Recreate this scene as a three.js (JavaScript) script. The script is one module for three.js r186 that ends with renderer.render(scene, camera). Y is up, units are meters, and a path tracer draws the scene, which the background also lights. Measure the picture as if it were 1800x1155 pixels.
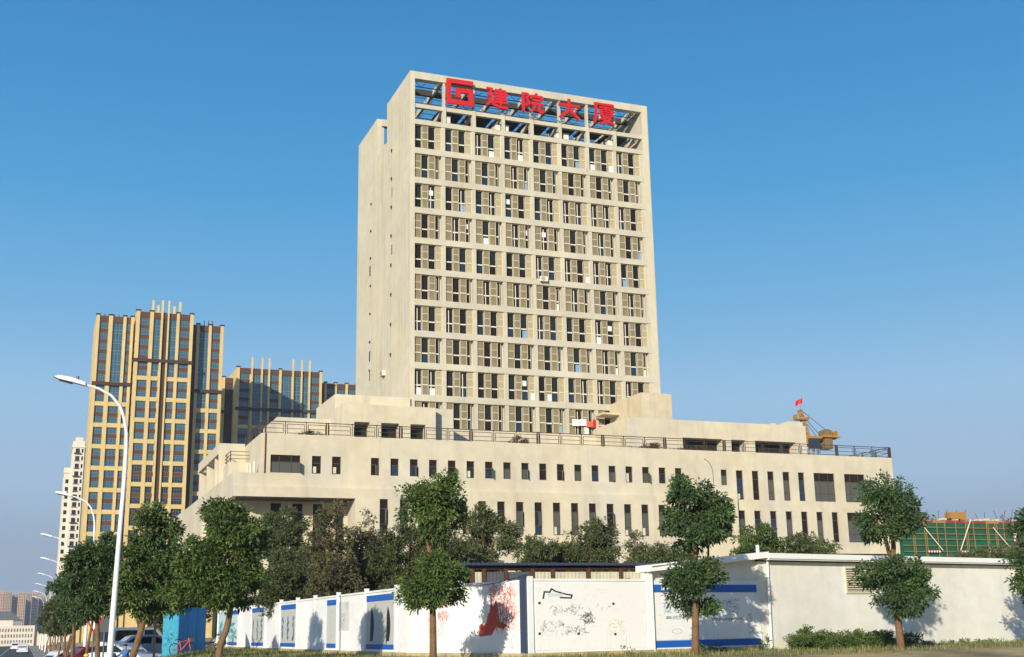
import * as THREE from 'three';
import { mergeGeometries } from 'three/addons/utils/BufferGeometryUtils.js';
import { MarchingCubes } from 'three/addons/objects/MarchingCubes.js';

// ------------------------------------------------------------------ camera, sky, sun, exposure
const scene = new THREE.Scene();
const camera = new THREE.PerspectiveCamera(30.257, 1024 / 657, 0.1, 6000);
camera.position.set(0, 2, 0);
camera.rotation.order = 'YXZ';
camera.rotation.set(0.241856, -0.376188, -0.018719);
scene.add(camera);

const EXPOSURE = 1.22;
const SUN_AZ = 41 * Math.PI / 180, SUN_EL = 18 * Math.PI / 180;
const sunDir = new THREE.Vector3(-Math.sin(SUN_AZ) * Math.cos(SUN_EL), Math.sin(SUN_EL), Math.cos(SUN_AZ) * Math.cos(SUN_EL));
const srgb = (r, g, b) => [r, g, b].map((v) => { v /= 255; return v <= 0.04045 ? v / 12.92 : ((v + 0.055) / 1.055) ** 2.4; });
{
  // clear late-afternoon air: pale and hazy at the horizon, deep blue overhead
  const W = 1024, H = 512, data = new Float32Array(W * H * 4);
  const stops = [[-90, 128, 140, 152], [-3, 148, 162, 184], [0, 150, 166, 189], [4, 154, 174, 197], [6.5, 162, 190, 217], [8.5, 159, 192, 222], [10.5, 154, 194, 228], [12.5, 137, 187, 226], [14.5, 120, 179, 223], [17, 106, 172, 221], [20, 86, 162, 216], [24, 74, 150, 207], [30, 63, 134, 195], [45, 48, 114, 180], [90, 38, 94, 160]].map(([e, ...c]) => [e, ...srgb(...c).map((v) => v / EXPOSURE)]);
  const d = new THREE.Vector3();
  for (let j = 0; j < H; j++) for (let i = 0; i < W; i++) {
    const el = ((j + 0.5) / H - 0.5) * 180, az = ((i + 0.5) / W - 0.5) * 2 * Math.PI;
    const ce = Math.cos(el * Math.PI / 180);
    d.set(Math.cos(az) * ce, Math.sin(el * Math.PI / 180), Math.sin(az) * ce);
    let k = 0; while (k < stops.length - 2 && el > stops[k + 1][0]) k++;
    const a = stops[k], b = stops[k + 1], t = Math.min(1, Math.max(0, (el - a[0]) / (b[0] - a[0])));
    const g = Math.max(0, d.dot(sunDir)), glow = 0.5 * g ** 24 + 0.22 * g ** 4;
    const o = (j * W + i) * 4;
    data[o] = a[1] + (b[1] - a[1]) * t + glow * 1.0; data[o + 1] = a[2] + (b[2] - a[2]) * t + glow * 0.86; data[o + 2] = a[3] + (b[3] - a[3]) * t + glow * 0.62; data[o + 3] = 1;
  }
  const sky = new THREE.DataTexture(data, W, H, THREE.RGBAFormat, THREE.FloatType);
  sky.mapping = THREE.EquirectangularReflectionMapping; sky.magFilter = sky.minFilter = THREE.LinearFilter; sky.needsUpdate = true;
  scene.background = sky; scene.environment = sky;
}
const sun = new THREE.DirectionalLight(new THREE.Color(1, 0.895, 0.715), 4.6);
sun.position.copy(sunDir).multiplyScalar(300).add(new THREE.Vector3(45, 0, -110));
sun.target.position.set(45, 0, -110);
sun.castShadow = true; sun.shadow.radius = 1; sun.shadow.mapSize.set(4096, 4096);
Object.assign(sun.shadow.camera, { left: -160, right: 160, top: 160, bottom: -160, near: 1, far: 900 });
scene.add(sun, sun.target);
scene.fog = new THREE.FogExp2(new THREE.Color(0.62, 0.72, 0.86), 0.00016);

// ------------------------------------------------------------------ helpers
function rngOf(seed) { let s = seed >>> 0; return () => { s = (s + 0x6D2B79F5) >>> 0; let t = s; t = Math.imul(t ^ (t >>> 15), t | 1); t ^= t + Math.imul(t ^ (t >>> 7), t | 61); return ((t ^ (t >>> 14)) >>> 0) / 4294967296; }; }
const names = {};
function numbered(n) { const k = names[n] = (names[n] ?? -1) + 1; return k ? n + '_' + String(k).padStart(3, '0') : n; }
function uvWorld(g) {            // uv in metres from position and normal
  const p = g.attributes.position, n = g.attributes.normal, uv = new Float32Array(p.count * 2);
  for (let i = 0; i < p.count; i++) {
    const ax = Math.abs(n.getX(i)), ay = Math.abs(n.getY(i)), az = Math.abs(n.getZ(i));
    let u, v;
    if (ay > ax && ay > az) { u = p.getX(i); v = p.getZ(i); } else if (ax > az) { u = p.getZ(i); v = p.getY(i); } else { u = p.getX(i); v = p.getY(i); }
    uv[2 * i] = u; uv[2 * i + 1] = v;
  }
  g.setAttribute('uv', new THREE.BufferAttribute(uv, 2));
  return g;
}
class MB {                        // collects pieces, builds ONE named mesh
  constructor() { this.g = []; }
  add(g) { g = g.index ? g.toNonIndexed() : g; for (const k of Object.keys(g.attributes)) if (!['position', 'normal', 'uv', 'color'].includes(k)) g.deleteAttribute(k); this.g.push(g); return this; }
  box(x0, x1, y0, y1, z0, z1) {
    if (x0 > x1) [x0, x1] = [x1, x0]; if (y0 > y1) [y0, y1] = [y1, y0]; if (z0 > z1) [z0, z1] = [z1, z0];
    return this.add(new THREE.BoxGeometry(x1 - x0, y1 - y0, z1 - z0).translate((x0 + x1) / 2, (y0 + y1) / 2, (z0 + z1) / 2));
  }
  bar(a, b, w, h = w) {           // square bar between two points
    const A = new THREE.Vector3(...a), B = new THREE.Vector3(...b), L = A.distanceTo(B);
    const g = new THREE.BoxGeometry(w, h, L), m = new THREE.Matrix4();
    const up = Math.abs(B.y - A.y) > 0.95 * L ? new THREE.Vector3(1, 0, 0) : new THREE.Vector3(0, 1, 0);
    m.lookAt(B, A, up).setPosition(A.add(B).multiplyScalar(0.5));
    return this.add(g.applyMatrix4(m));
  }
  cyl(a, b, r0, r1 = r0, n = 8) {
    const A = new THREE.Vector3(...a), B = new THREE.Vector3(...b), d = B.clone().sub(A), L = d.length();
    const g = new THREE.CylinderGeometry(r1, r0, L, n), q = new THREE.Quaternion().setFromUnitVectors(new THREE.Vector3(0, 1, 0), d.normalize());
    return this.add(g.applyQuaternion(q).translate((A.x + B.x) / 2, (A.y + B.y) / 2, (A.z + B.z) / 2));
  }
  limb(pts, r0, r1, n = 7) {      // tapered, curved
    const c = new THREE.CatmullRomCurve3(pts.map((p) => new THREE.Vector3(...p))), S = Math.max(4, pts.length * 3);
    const g = new THREE.TubeGeometry(c, S, 1, n), p = g.attributes.position;
    for (let i = 0; i <= S; i++) { const q = c.getPointAt(i / S), r = r0 + (r1 - r0) * i / S; for (let j = 0; j <= n; j++) { const k = i * (n + 1) + j; p.setXYZ(k, q.x + (p.getX(k) - q.x) * r, q.y + (p.getY(k) - q.y) * r, q.z + (p.getZ(k) - q.z) * r); } }
    return this.add(g);
  }
  quad(a, b, c, d) {
    const g = new THREE.BufferGeometry(); g.setAttribute('position', new THREE.Float32BufferAttribute([...a, ...b, ...c, ...a, ...c, ...d], 3));
    g.setAttribute('uv', new THREE.Float32BufferAttribute([0, 0, 1, 0, 1, 1, 0, 0, 1, 1, 0, 1], 2)); g.computeVertexNormals(); return this.add(g);
  }
  wall(x0, x1, y0, y1, zf, th, holes) { // wall facing +z with real openings [x0,x1,y0,y1]
    const s = new THREE.Shape([[x0, y0], [x1, y0], [x1, y1], [x0, y1]].map((p) => new THREE.Vector2(...p)));
    for (const [a, b, c, d] of holes) s.holes.push(new THREE.Path([[a, c], [a, d], [b, d], [b, c]].map((p) => new THREE.Vector2(...p))));
    return this.add(new THREE.ExtrudeGeometry(s, { depth: th, bevelEnabled: false }).translate(0, 0, zf - th));
  }
  prism(pts, th, zf = 0) {         // outline in x,y pushed back by th
    return this.add(new THREE.ExtrudeGeometry(new THREE.Shape(pts.map((p) => new THREE.Vector2(...p))), { depth: th, bevelEnabled: false }).translate(0, 0, zf - th));
  }
  build(name, mat, parent, keepUv) {
    let g = mergeGeometries(this.g); if (!keepUv) uvWorld(g);
    const m = new THREE.Mesh(g, mat); m.name = parent === scene ? numbered(name) : name; m.castShadow = m.receiveShadow = true; parent.add(m); return m;
  }
}
function thing(name, label, category, pos = [0, 0, 0], turn = 0, group) {
  const o = new THREE.Group(); o.name = numbered(name); o.position.set(...pos); o.rotation.y = turn; scene.add(o);
  o.userData = { label, category }; if (group) o.userData.group = group; return o;
}
function tag(o, label, category, group) { Object.assign(o.userData, { label, category }); if (group) o.userData.group = group; return o; }
function structure(o) { o.userData.kind = 'structure'; return o; }
function mesh(name, geo, mat, parent) { const m = new THREE.Mesh(geo, mat); m.name = name; m.castShadow = m.receiveShadow = true; parent.add(m); return m; }

// tileable noise and textures
function noiseTile(n, cells, seed, sx = 1, sy = 1) { // value noise, n x n, periodic
  const cx = Math.max(1, Math.round(cells * sx)), cy = Math.max(1, Math.round(cells * sy)), r = rngOf(seed), l = Float32Array.from({ length: cx * cy }, r), out = new Float32Array(n * n);
  for (let j = 0; j < n; j++) for (let i = 0; i < n; i++) {
    const x = i / n * cx, y = j / n * cy, x0 = Math.floor(x), y0 = Math.floor(y), fx = (x - x0) ** 2 * (3 - 2 * (x - x0)), fy = (y - y0) ** 2 * (3 - 2 * (y - y0));
    const a = l[y0 * cx + x0], b = l[y0 * cx + (x0 + 1) % cx], c = l[((y0 + 1) % cy) * cx + x0], d = l[((y0 + 1) % cy) * cx + (x0 + 1) % cx];
    out[j * n + i] = a + (b - a) * fx + (c - a) * fy + (a - b - c + d) * fx * fy;
  }
  return out;
}
function fbm(n, cells, oct, seed, sx, sy) { const o = new Float32Array(n * n); let a = 0.5; for (let k = 0; k < oct; k++) { const t = noiseTile(n, cells * 2 ** k, seed + k * 17, sx, sy); for (let i = 0; i < o.length; i++) o[i] += a * (t[i] - 0.5) * 2; a *= 0.55; } return o; }
function tex(n, tile, fn, color = true) { // fn(i) -> [r,g,b] 0..255 sRGB
  const d = new Uint8Array(n * n * 4); for (let i = 0; i < n * n; i++) { const c = fn(i); d[4 * i] = Math.max(0, Math.min(255, c[0])); d[4 * i + 1] = Math.max(0, Math.min(255, c[1])); d[4 * i + 2] = Math.max(0, Math.min(255, c[2])); d[4 * i + 3] = 255; }
  const t = new THREE.DataTexture(d, n, n); t.wrapS = t.wrapT = THREE.RepeatWrapping; t.magFilter = THREE.LinearFilter; t.minFilter = THREE.LinearMipmapLinearFilter; t.generateMipmaps = true; t.repeat.set(1 / tile, 1 / tile);
  if (color) t.colorSpace = THREE.SRGBColorSpace; t.needsUpdate = true; return t;
}
const std = (o) => new THREE.MeshStandardMaterial(o);
function plain(r, g, b, rough = 0.8, metal = 0) { const m = std({ roughness: rough, metalness: metal }); m.color.setRGB(...srgb(r, g, b)); return m; }
function mottled(base, amp, tile, seed, { streak = 0, rough = 0.9, bump = 0.004, n = 512, warm = 0.35 } = {}) {
  const A = fbm(n, 3, 4, seed), B = fbm(n, 24, 3, seed + 5), S = fbm(n, 40, 2, seed + 9, 1, 0.06), T = fbm(n, 5, 3, seed + 31);
  return std({ roughness: rough, map: tex(n, tile, (i) => { const v = 1 + amp * (A[i] * 0.9 + B[i] * 0.55) + streak * Math.min(0, S[i] + 0.1), w = T[i] * amp * warm; return [base[0] * v * (1 + w * 0.4), base[1] * v, base[2] * v * (1 - w)]; }),
    bumpMap: tex(n, tile, (i) => { const v = 128 + 90 * (B[i] * 0.8 + A[i] * 0.2); return [v, v, v]; }, false), bumpScale: bump });
}
function canvasTex(w, h, draw) { const c = document.createElement('canvas'); c.width = w; c.height = h; draw(c.getContext('2d'), w, h); const t = new THREE.CanvasTexture(c); t.colorSpace = THREE.SRGBColorSpace; t.magFilter = THREE.LinearFilter; return t; }

// ------------------------------------------------------------------ materials
const M = {
  cream: mottled([198, 189, 167], 0.085, 21, 11, { streak: 0.1, warm: 0.6, n: 1024 }),
  creamDim: mottled([194, 182, 156], 0.09, 17, 14, { streak: 0.12 }),
  tower: mottled([197, 189, 166], 0.07, 23, 21, { streak: 0.14, warm: 0.6, n: 1024 }),
  towerBand: mottled([194, 188, 170], 0.07, 13, 27, { streak: 0.05 }),
  backing: mottled([176, 164, 132], 0.08, 9, 33),
  screen: mottled([128, 117, 90], 0.12, 2.5, 41, { bump: 0.002 }),
  screenFrame: plain(206, 198, 172, 0.7),
  mullion: plain(222, 215, 196, 0.6),
  glass: new THREE.MeshPhysicalMaterial({ roughness: 0.12, specularIntensity: 0.2 }),
  glassB: new THREE.MeshPhysicalMaterial({ roughness: 0.14, specularIntensity: 0.25 }),
  glassC: new THREE.MeshPhysicalMaterial({ roughness: 0.07, specularIntensity: 0.8 }),
  blind: plain(226, 228, 226, 0.8), blindBlue: plain(120, 158, 196, 0.8),
  frame: plain(74, 63, 54, 0.55),
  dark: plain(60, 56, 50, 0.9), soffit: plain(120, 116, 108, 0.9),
  rail: plain(64, 52, 44, 0.55),
  steel: plain(96, 98, 104, 0.5, 0.3), red: plain(196, 20, 28, 0.55),
  white: plain(232, 232, 230, 0.6), pole: plain(226, 228, 232, 0.35), black: plain(20, 20, 22, 0.6),
  yellow: mottled([204, 180, 124], 0.06, 12, 51, { n: 256 }), brown: mottled([84, 58, 47], 0.1, 8, 53, { n: 256 }), brownDark: plain(62, 42, 34, 0.8),
  aptGlass: std({ color: 0x1d4258, roughness: 0.1 }), aptGlassD: std({ color: 0x16222c, roughness: 0.1 }), aptFrame: plain(116, 128, 136, 0.6),
  ivory: mottled([214, 206, 190], 0.06, 10, 57, { n: 256 }),
  farTan: plain(176, 150, 124, 0.9), farGrey: plain(140, 138, 140, 0.9), farGlass: plain(92, 98, 110, 0.5),
  bark: mottled([112, 86, 62], 0.25, 0.8, 61, { n: 256, bump: 0.02, streak: 0.35 }), barkDark: mottled([80, 62, 46], 0.25, 0.8, 64, { n: 256, bump: 0.02, streak: 0.3 }),
  asphalt: mottled([66, 66, 68], 0.16, 5, 71, { bump: 0.003 }), paving: mottled([150, 142, 130], 0.14, 4, 73),
  hut: mottled([219, 218, 208], 0.06, 8, 77, { streak: 0.035 }), hoard: mottled([227, 229, 230], 0.06, 6, 79, { streak: 0.04 }), blue: plain(24, 92, 178, 0.5),
  netting: mottled([17, 84, 60], 0.3, 3, 83, { n: 256, streak: 0.25 }), scaffold: plain(164, 118, 54, 0.8), crane: plain(166, 120, 40, 0.65), rust: plain(84, 52, 40, 0.85),
  footing: mottled([172, 158, 122], 0.2, 3, 99, { n: 256, streak: 0.2 }), crate: mottled([126, 104, 66], 0.2, 2, 97, { n: 256, streak: 0.3 }), roofBlue: plain(52, 66, 92, 0.45), corrugated: mottled([200, 196, 172], 0.1, 3, 87, { n: 256, streak: 0.2 }),
};
M.glass.color.setRGB(0.022, 0.025, 0.024); M.glassB.color.setRGB(0.02, 0.015, 0.012); M.glassC.color.setRGB(0.02, 0.035, 0.06);
M.glassD = new THREE.MeshPhysicalMaterial({ roughness: 0.1, specularIntensity: 0.4 }); M.glassD.color.setRGB(0.085, 0.09, 0.08); M.sashGlass = new THREE.MeshPhysicalMaterial({ roughness: 0.06, specularIntensity: 1 }); M.sashGlass.color.setRGB(0.07, 0.085, 0.08);
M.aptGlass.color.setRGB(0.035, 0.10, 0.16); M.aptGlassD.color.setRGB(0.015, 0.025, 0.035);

// ------------------------------------------------------------------ ground, road, pavement
const smooth = (a, b, x) => { const t = Math.min(1, Math.max(0, (x - a) / (b - a))); return t * t * (3 - 2 * t); };
function groundY(x, z) {           // verge and site stand on a low bank above the road
  const bank = smooth(2.2, 8.5, x - 0.06 * Math.max(0, -z - 60) * 0.4) * smooth(-16, -37.5, z);
  return -0.62 + 1.62 * bank;
}
{
  const xs = [-4000, -1500, -600, -250, -100, -40, -15, -6, -1.0, -0.4]; for (let x = 0; x <= 60; x += 1.2) xs.push(x); xs.push(80, 120, 200, 400, 1000, 4000);
  const zs = [400, 100, 30, 5, -5, -12, -16]; for (let z = -18; z >= -60; z -= 1.2) zs.push(z); zs.push(-70, -80, -95, -120, -160, -260, -500, -1200, -2500, -6000);
  const g = new THREE.BufferGeometry(), p = [], idx = []; const rr = rngOf(5);
  for (const z of zs) for (const x of xs) p.push(x, groundY(x, z) + (x > 4 && x < 60 && z < -18 && z > -60 ? (rr() - 0.5) * 0.05 : 0), z);
  for (let j = 0; j < zs.length - 1; j++) for (let i = 0; i < xs.length - 1; i++) { const a = j * xs.length + i, b = a + xs.length; idx.push(a, a + 1, b, a + 1, b + 1, b); }
  g.setAttribute('position', new THREE.Float32BufferAttribute(p, 3)); g.setIndex(idx); g.computeVertexNormals(); uvWorld(g);
  structure(mesh('ground', g, mottled([158, 138, 92], 0.35, 7, 91, { bump: 0.03, warm: 0.6 }), scene));
  structure(new MB().box(-14, 1.6, -0.9, -0.60, -900, 20).build('road', M.asphalt, scene));
  structure(new MB().box(1.6, 1.82, -0.9, -0.46, -900, 20).build('kerb', M.paving, scene));
  structure(new MB().box(1.82, 3.9, -0.9, -0.48, -400, 20).build('pavement', M.paving, scene));
  const lines = new MB(); for (let k = 0; k < 60; k++) lines.box(-3.1, -2.95, -0.7, -0.594, -20 - k * 10, -24 - k * 10);
  lines.box(-6.6, -6.45, -0.7, -0.594, -900, 0); structure(lines.build('road_marking', M.white, scene));
}

// ------------------------------------------------------------------ the office building
const office = thing('office_building', 'tall beige concrete office tower of gridded windows on a broad cream podium', 'building', [0, 0, 0]);
const ZT = -125, TX0 = 37.83, TX1 = 67.25, TXL = 37.26, TXR = 68.1, TOP = 65.2, FH = 3.6, ROW0 = 58.64, WH = 2.9;
const BAY = (TX1 - TX0) / 8;
{
  // side walls and body
  new MB().box(TXL, TX0, 2, TOP, -134.9, ZT).box(TXL, TX0, 2, 60.1, -139.6, -134.9).box(TXL, TX0, 2, TOP, -149, -139.6).build('side_wall', M.tower, office);
  new MB().box(TX1, TXR, 2, TOP, -149, ZT).build('side_wall', M.tower, office);
  new MB().box(TX0, TX1, 2, 59.1, -148.6, -126.3).build('core_wall', M.backing, office);
  new MB().box(TX0, TX1, 12, 23.3, -126.3, ZT - 0.01).build('base_wall', M.cream, office);
  for (let k = 0; k < 10; k++) {
    const yb = ROW0 - FH * k, yt = k === 0 ? 59.22 : yb + (FH - WH);
    new MB().box(TX0, TX1, yb, yt, -126.3, ZT).build('floor_band', M.towerBand, office);
  }
  const rng = rngOf(101);
  // one window, one screen, then copies
  const W0 = 0.02, WW = (BAY - 0.46) / 4, top = ROW0;
  const winFrame = (o) => { const m = new MB(); m.box(0, 0.05, 0, WH, -0.08, 0).box(WW - 0.05, WW, 0, WH, -0.08, 0).box(0.05, WW - 0.05, WH - 0.06, WH, -0.08, 0).box(0.05, WW - 0.05, 0, 0.06, -0.08, 0); m.box(0.05, WW - 0.05, 1.06, 1.2, -0.08, 0.05); if (o) m.box(0.3, 0.37, 0.06, 1.06, -0.08, 0.03).box(0.3, 0.37, 1.2, WH - 0.25, -0.08, 0.03); return m; };
  function windowUnit(post, glass, glassLow) {
    const f = winFrame(post).build('window', M.mullion, office); office.remove(f);
    new MB().box(0.05, WW - 0.05, 1.22, WH - 0.06, -0.06, -0.03).build('pane', glass, f);
    new MB().box(0.05, WW - 0.05, 0.06, 1.02, -0.06, -0.03).build('pane', glassLow, f);
    return f;
  }
  const wins = [windowUnit(false, M.glass, M.glassB), windowUnit(true, M.glassB, M.glass), windowUnit(false, M.glass, M.glassC), windowUnit(false, M.glassB, M.glassB), windowUnit(true, M.glass, M.glassC)];
  const sheetGeo = (() => { const m = new MB(); m.box(0.05, WW - 0.05, 0.05, 1.09, -0.05, -0.02).box(0.05, WW - 0.05, 1.2, 1.99, -0.05, -0.02).box(0.05, WW - 0.05, 2.03, WH - 0.04, -0.05, -0.02); return m; })();
  const scr = (() => { const m = new MB(); m.box(0, 0.055, 0, WH, -0.06, 0).box(WW - 0.055, WW, 0, WH, -0.06, 0); for (const y of [0, 1.08, 1.98, WH - 0.05]) m.box(0.055, WW - 0.055, y, y + (y === 1.08 ? 0.13 : 0.06), -0.06, y === 1.08 ? 0.03 : 0); const f = m.build('sun_screen', M.screenFrame, office); office.remove(f); sheetGeo.build('screen_sheet', M.screen, f); return f; })();
  const scrPale = scr.clone(); scrPale.children[0].material = M.backing;
  const blindTop = new MB().box(0.1, WW - 0.2, 1.7, 2.3, -0.02, -0.005), blindLow = new MB().box(0.2, WW - 0.08, 0.08, 0.85, -0.02, 0.01);
  const bt = blindTop.build('window_blind', M.blind, office), bl = blindLow.build('window_blind', M.blind, office), bb = new MB().box(0.3, WW - 0.08, 0.08, 0.95, -0.02, 0.01).build('window_blind', M.blindBlue, office); office.remove(bt, bl, bb);
  for (let r = 0; r < 10; r++) for (let b = 0; b < 8; b++) {
    const x0 = TX0 + b * BAY + W0, y = top - FH * r - WH, A = r % 2 === 0;
    for (let m = 0; m < 4; m++) {
      const isWin = (m % 2 === 0) === A, [ox, wd] = (A ? [[0, 0.88], [0.88, 0.74], [1.58, 0.92], [2.5, 0.72]] : [[0, 0.8], [0.76, 0.92], [1.68, 0.77], [2.4, 0.5]])[m], x = x0 + ox, sx = wd / WW;
      if (isWin) {
        const w = wins[Math.floor(rng() * wins.length)].clone(); w.position.set(x, y, ZT - 0.38); w.scale.x = sx; office.add(w);
        const q = rng(); if (q < 0.07) w.add(bl.clone()); else if (q < 0.1) w.add(bt.clone()); else if (q < 0.16) w.add(bb.clone());
      } else { const s = (m === 3 ? scrPale : scr).clone(); s.position.set(x, y, ZT - 0.18); s.scale.x = sx; office.add(s); if (rng() < 0.05) { const k = bl.clone(); k.position.z = 0.03; k.name = 'notice_board'; s.add(k); } }
    }
    if (!A) new MB().box(x0 + 2.87, TX0 + (b + 1) * BAY - 0.44, y, y + WH, -126.2, ZT - 0.62).build('recess_strip', M.towerBand, office);
    if (b < 8) { const px = TX0 + (b + 1) * BAY - 0.44; new MB().box(px, px + 0.44, y - 0.001, y + WH + 0.001, -126.3, ZT - 0.06).build('pier', M.towerBand, office); }
  }
  // crown: open concrete frame with beams running back and a canopy
  const cr = (n, mb, m = M.towerBand) => mb.build(n, m, office);
  cr('crown_beam', new MB().box(TX0, TX1, 64.3, TOP, -125.7, ZT));
  cr('crown_rail', new MB().box(TX0, TX1, 60.75, 61.25, -125.55, ZT - 0.12));
  for (let b = 1; b < 8; b++) {
    const x = TX0 + b * BAY;
    cr('crown_column', new MB().box(x - 0.28, x + 0.12, 59.22, 61.25, -125.7, ZT - 0.03).box(x - 0.2, x + 0.05, 61.25, 64.3, -125.6, ZT - 0.1));
  }
  for (let b = 0; b <= 8; b++) {
    const x = Math.min(TX0 + b * BAY, TX1 - 0.5) + (b === 0 ? 0.1 : -0.15);
    if (b > 0) cr('roof_beam', new MB().box(x - 0.16, x + 0.16, 64.35, 64.95, -139.6, -125.7));
    if (b > 0) cr('roof_beam', new MB().box(x - 0.14, x + 0.14, 60.5, 61.0, -139.6, -125.55));
  }
  cr('cross_beam', new MB().box(TX0, TX1, 64.2, 64.9, -129.3, -128.9), M.dark);
  cr('cross_beam', new MB().box(TX0, TX1, 64.2, 65.1, -139.9, -139.3), M.towerBand);
  for (const z of [-126.9, -131.2, -135.5]) {
    const m = new MB().cyl([TX0, 64.2, z], [TX1, 64.2, z], 0.06, 0.06, 6).cyl([TX0, 64.9, z], [TX1, 64.9, z], 0.06, 0.06, 6);
    for (let x = TX0 + 0.6; x < TX1 - 1; x += 2.4) m.cyl([x, 64.9, z], [x + 0.7, 64.2, z], 0.035, 0.035, 5).cyl([x + 1.4, 64.9, z], [x + 0.7, 64.2, z], 0.035, 0.035, 5);
    cr('roof_truss', m, M.steel);
  }
  // canopy slabs deep inside the crown, plant rooms
  for (let b = 1; b < 8; b++) cr('canopy_slab', new MB().box(TX0 + b * BAY + 0.25, TX0 + (b + 1) * BAY - 0.3, 62.0, 62.25, b === 5 || b === 6 ? -130.1 : -136.5, -127.75), M.dark);
  cr('plant_room', new MB().box(TX1 - 9, TX1 - 3.5, 59.1, 61.6, -146, -140), M.tower);
  cr('roof_deck', new MB().box(TX0, TX1, 59.1, 59.3, -148.8, -125.1), M.soffit);
  cr('rear_frame', new MB().box(TX0, TX0 + 0.35, 60.1, TOP, -140.1, -139.6).box(TX0 + 0.35, 50, 64.2, TOP, -140.1, -139.6).box(TX0 + 0.35, 50, 61.2, 61.85, -140.1, -139.6));
  for (const [x, h] of [[41.9, 0.9], [48.15, 0.8], [49.2, 0.75], [56.0, 0.8], [57, 0.75], [62.9, 0.8]]) { const v = cr('roof_vent', new MB().box(x - 0.3, x + 0.3, 59.22, 59.22 + h, -125.9, -125.2), M.mullion); new MB().box(x - 0.42, x + 0.42, 59.22 + h, 59.3 + h, -126, -125.1).build('vent_cap', M.steel, v); }
  // small drains and slits of the windowless side wall
  for (let k = 0; k < 12; k++) {
    const y = 58.2 - k * 3.6;
    if (y > 30) new MB().box(TXL - 0.12, TXL, y - 0.12, y + 0.12, -132.75, -132.45).box(TXL - 0.1, TXL, y - 0.3, y - 0.12, -132.65, -132.55).build('wall_drain', M.dark, office);
    if (y > 30 && k > 0) new MB().box(TXL - 0.12, TXL, y - 0.15, y + 0.1, -142.2, -141.9).build('wall_drain', M.dark, office);
  }
  for (const [y, h, z, w] of [[52.8, 1.2, -132.45, 0.12], [45.6, 1.2, -132.4, 0.3], [45.8, 1.3, -142.4, 0.5], [34.8, 1.3, -142.2, 0.5], [32.4, 1.4, -142.1, 0.3]]) { new MB().box(TXL - 0.02, TXL, y - h / 2, y + h / 2, z - w / 2, z + w / 2).build('slit_window', M.glass, office); }
}
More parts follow.
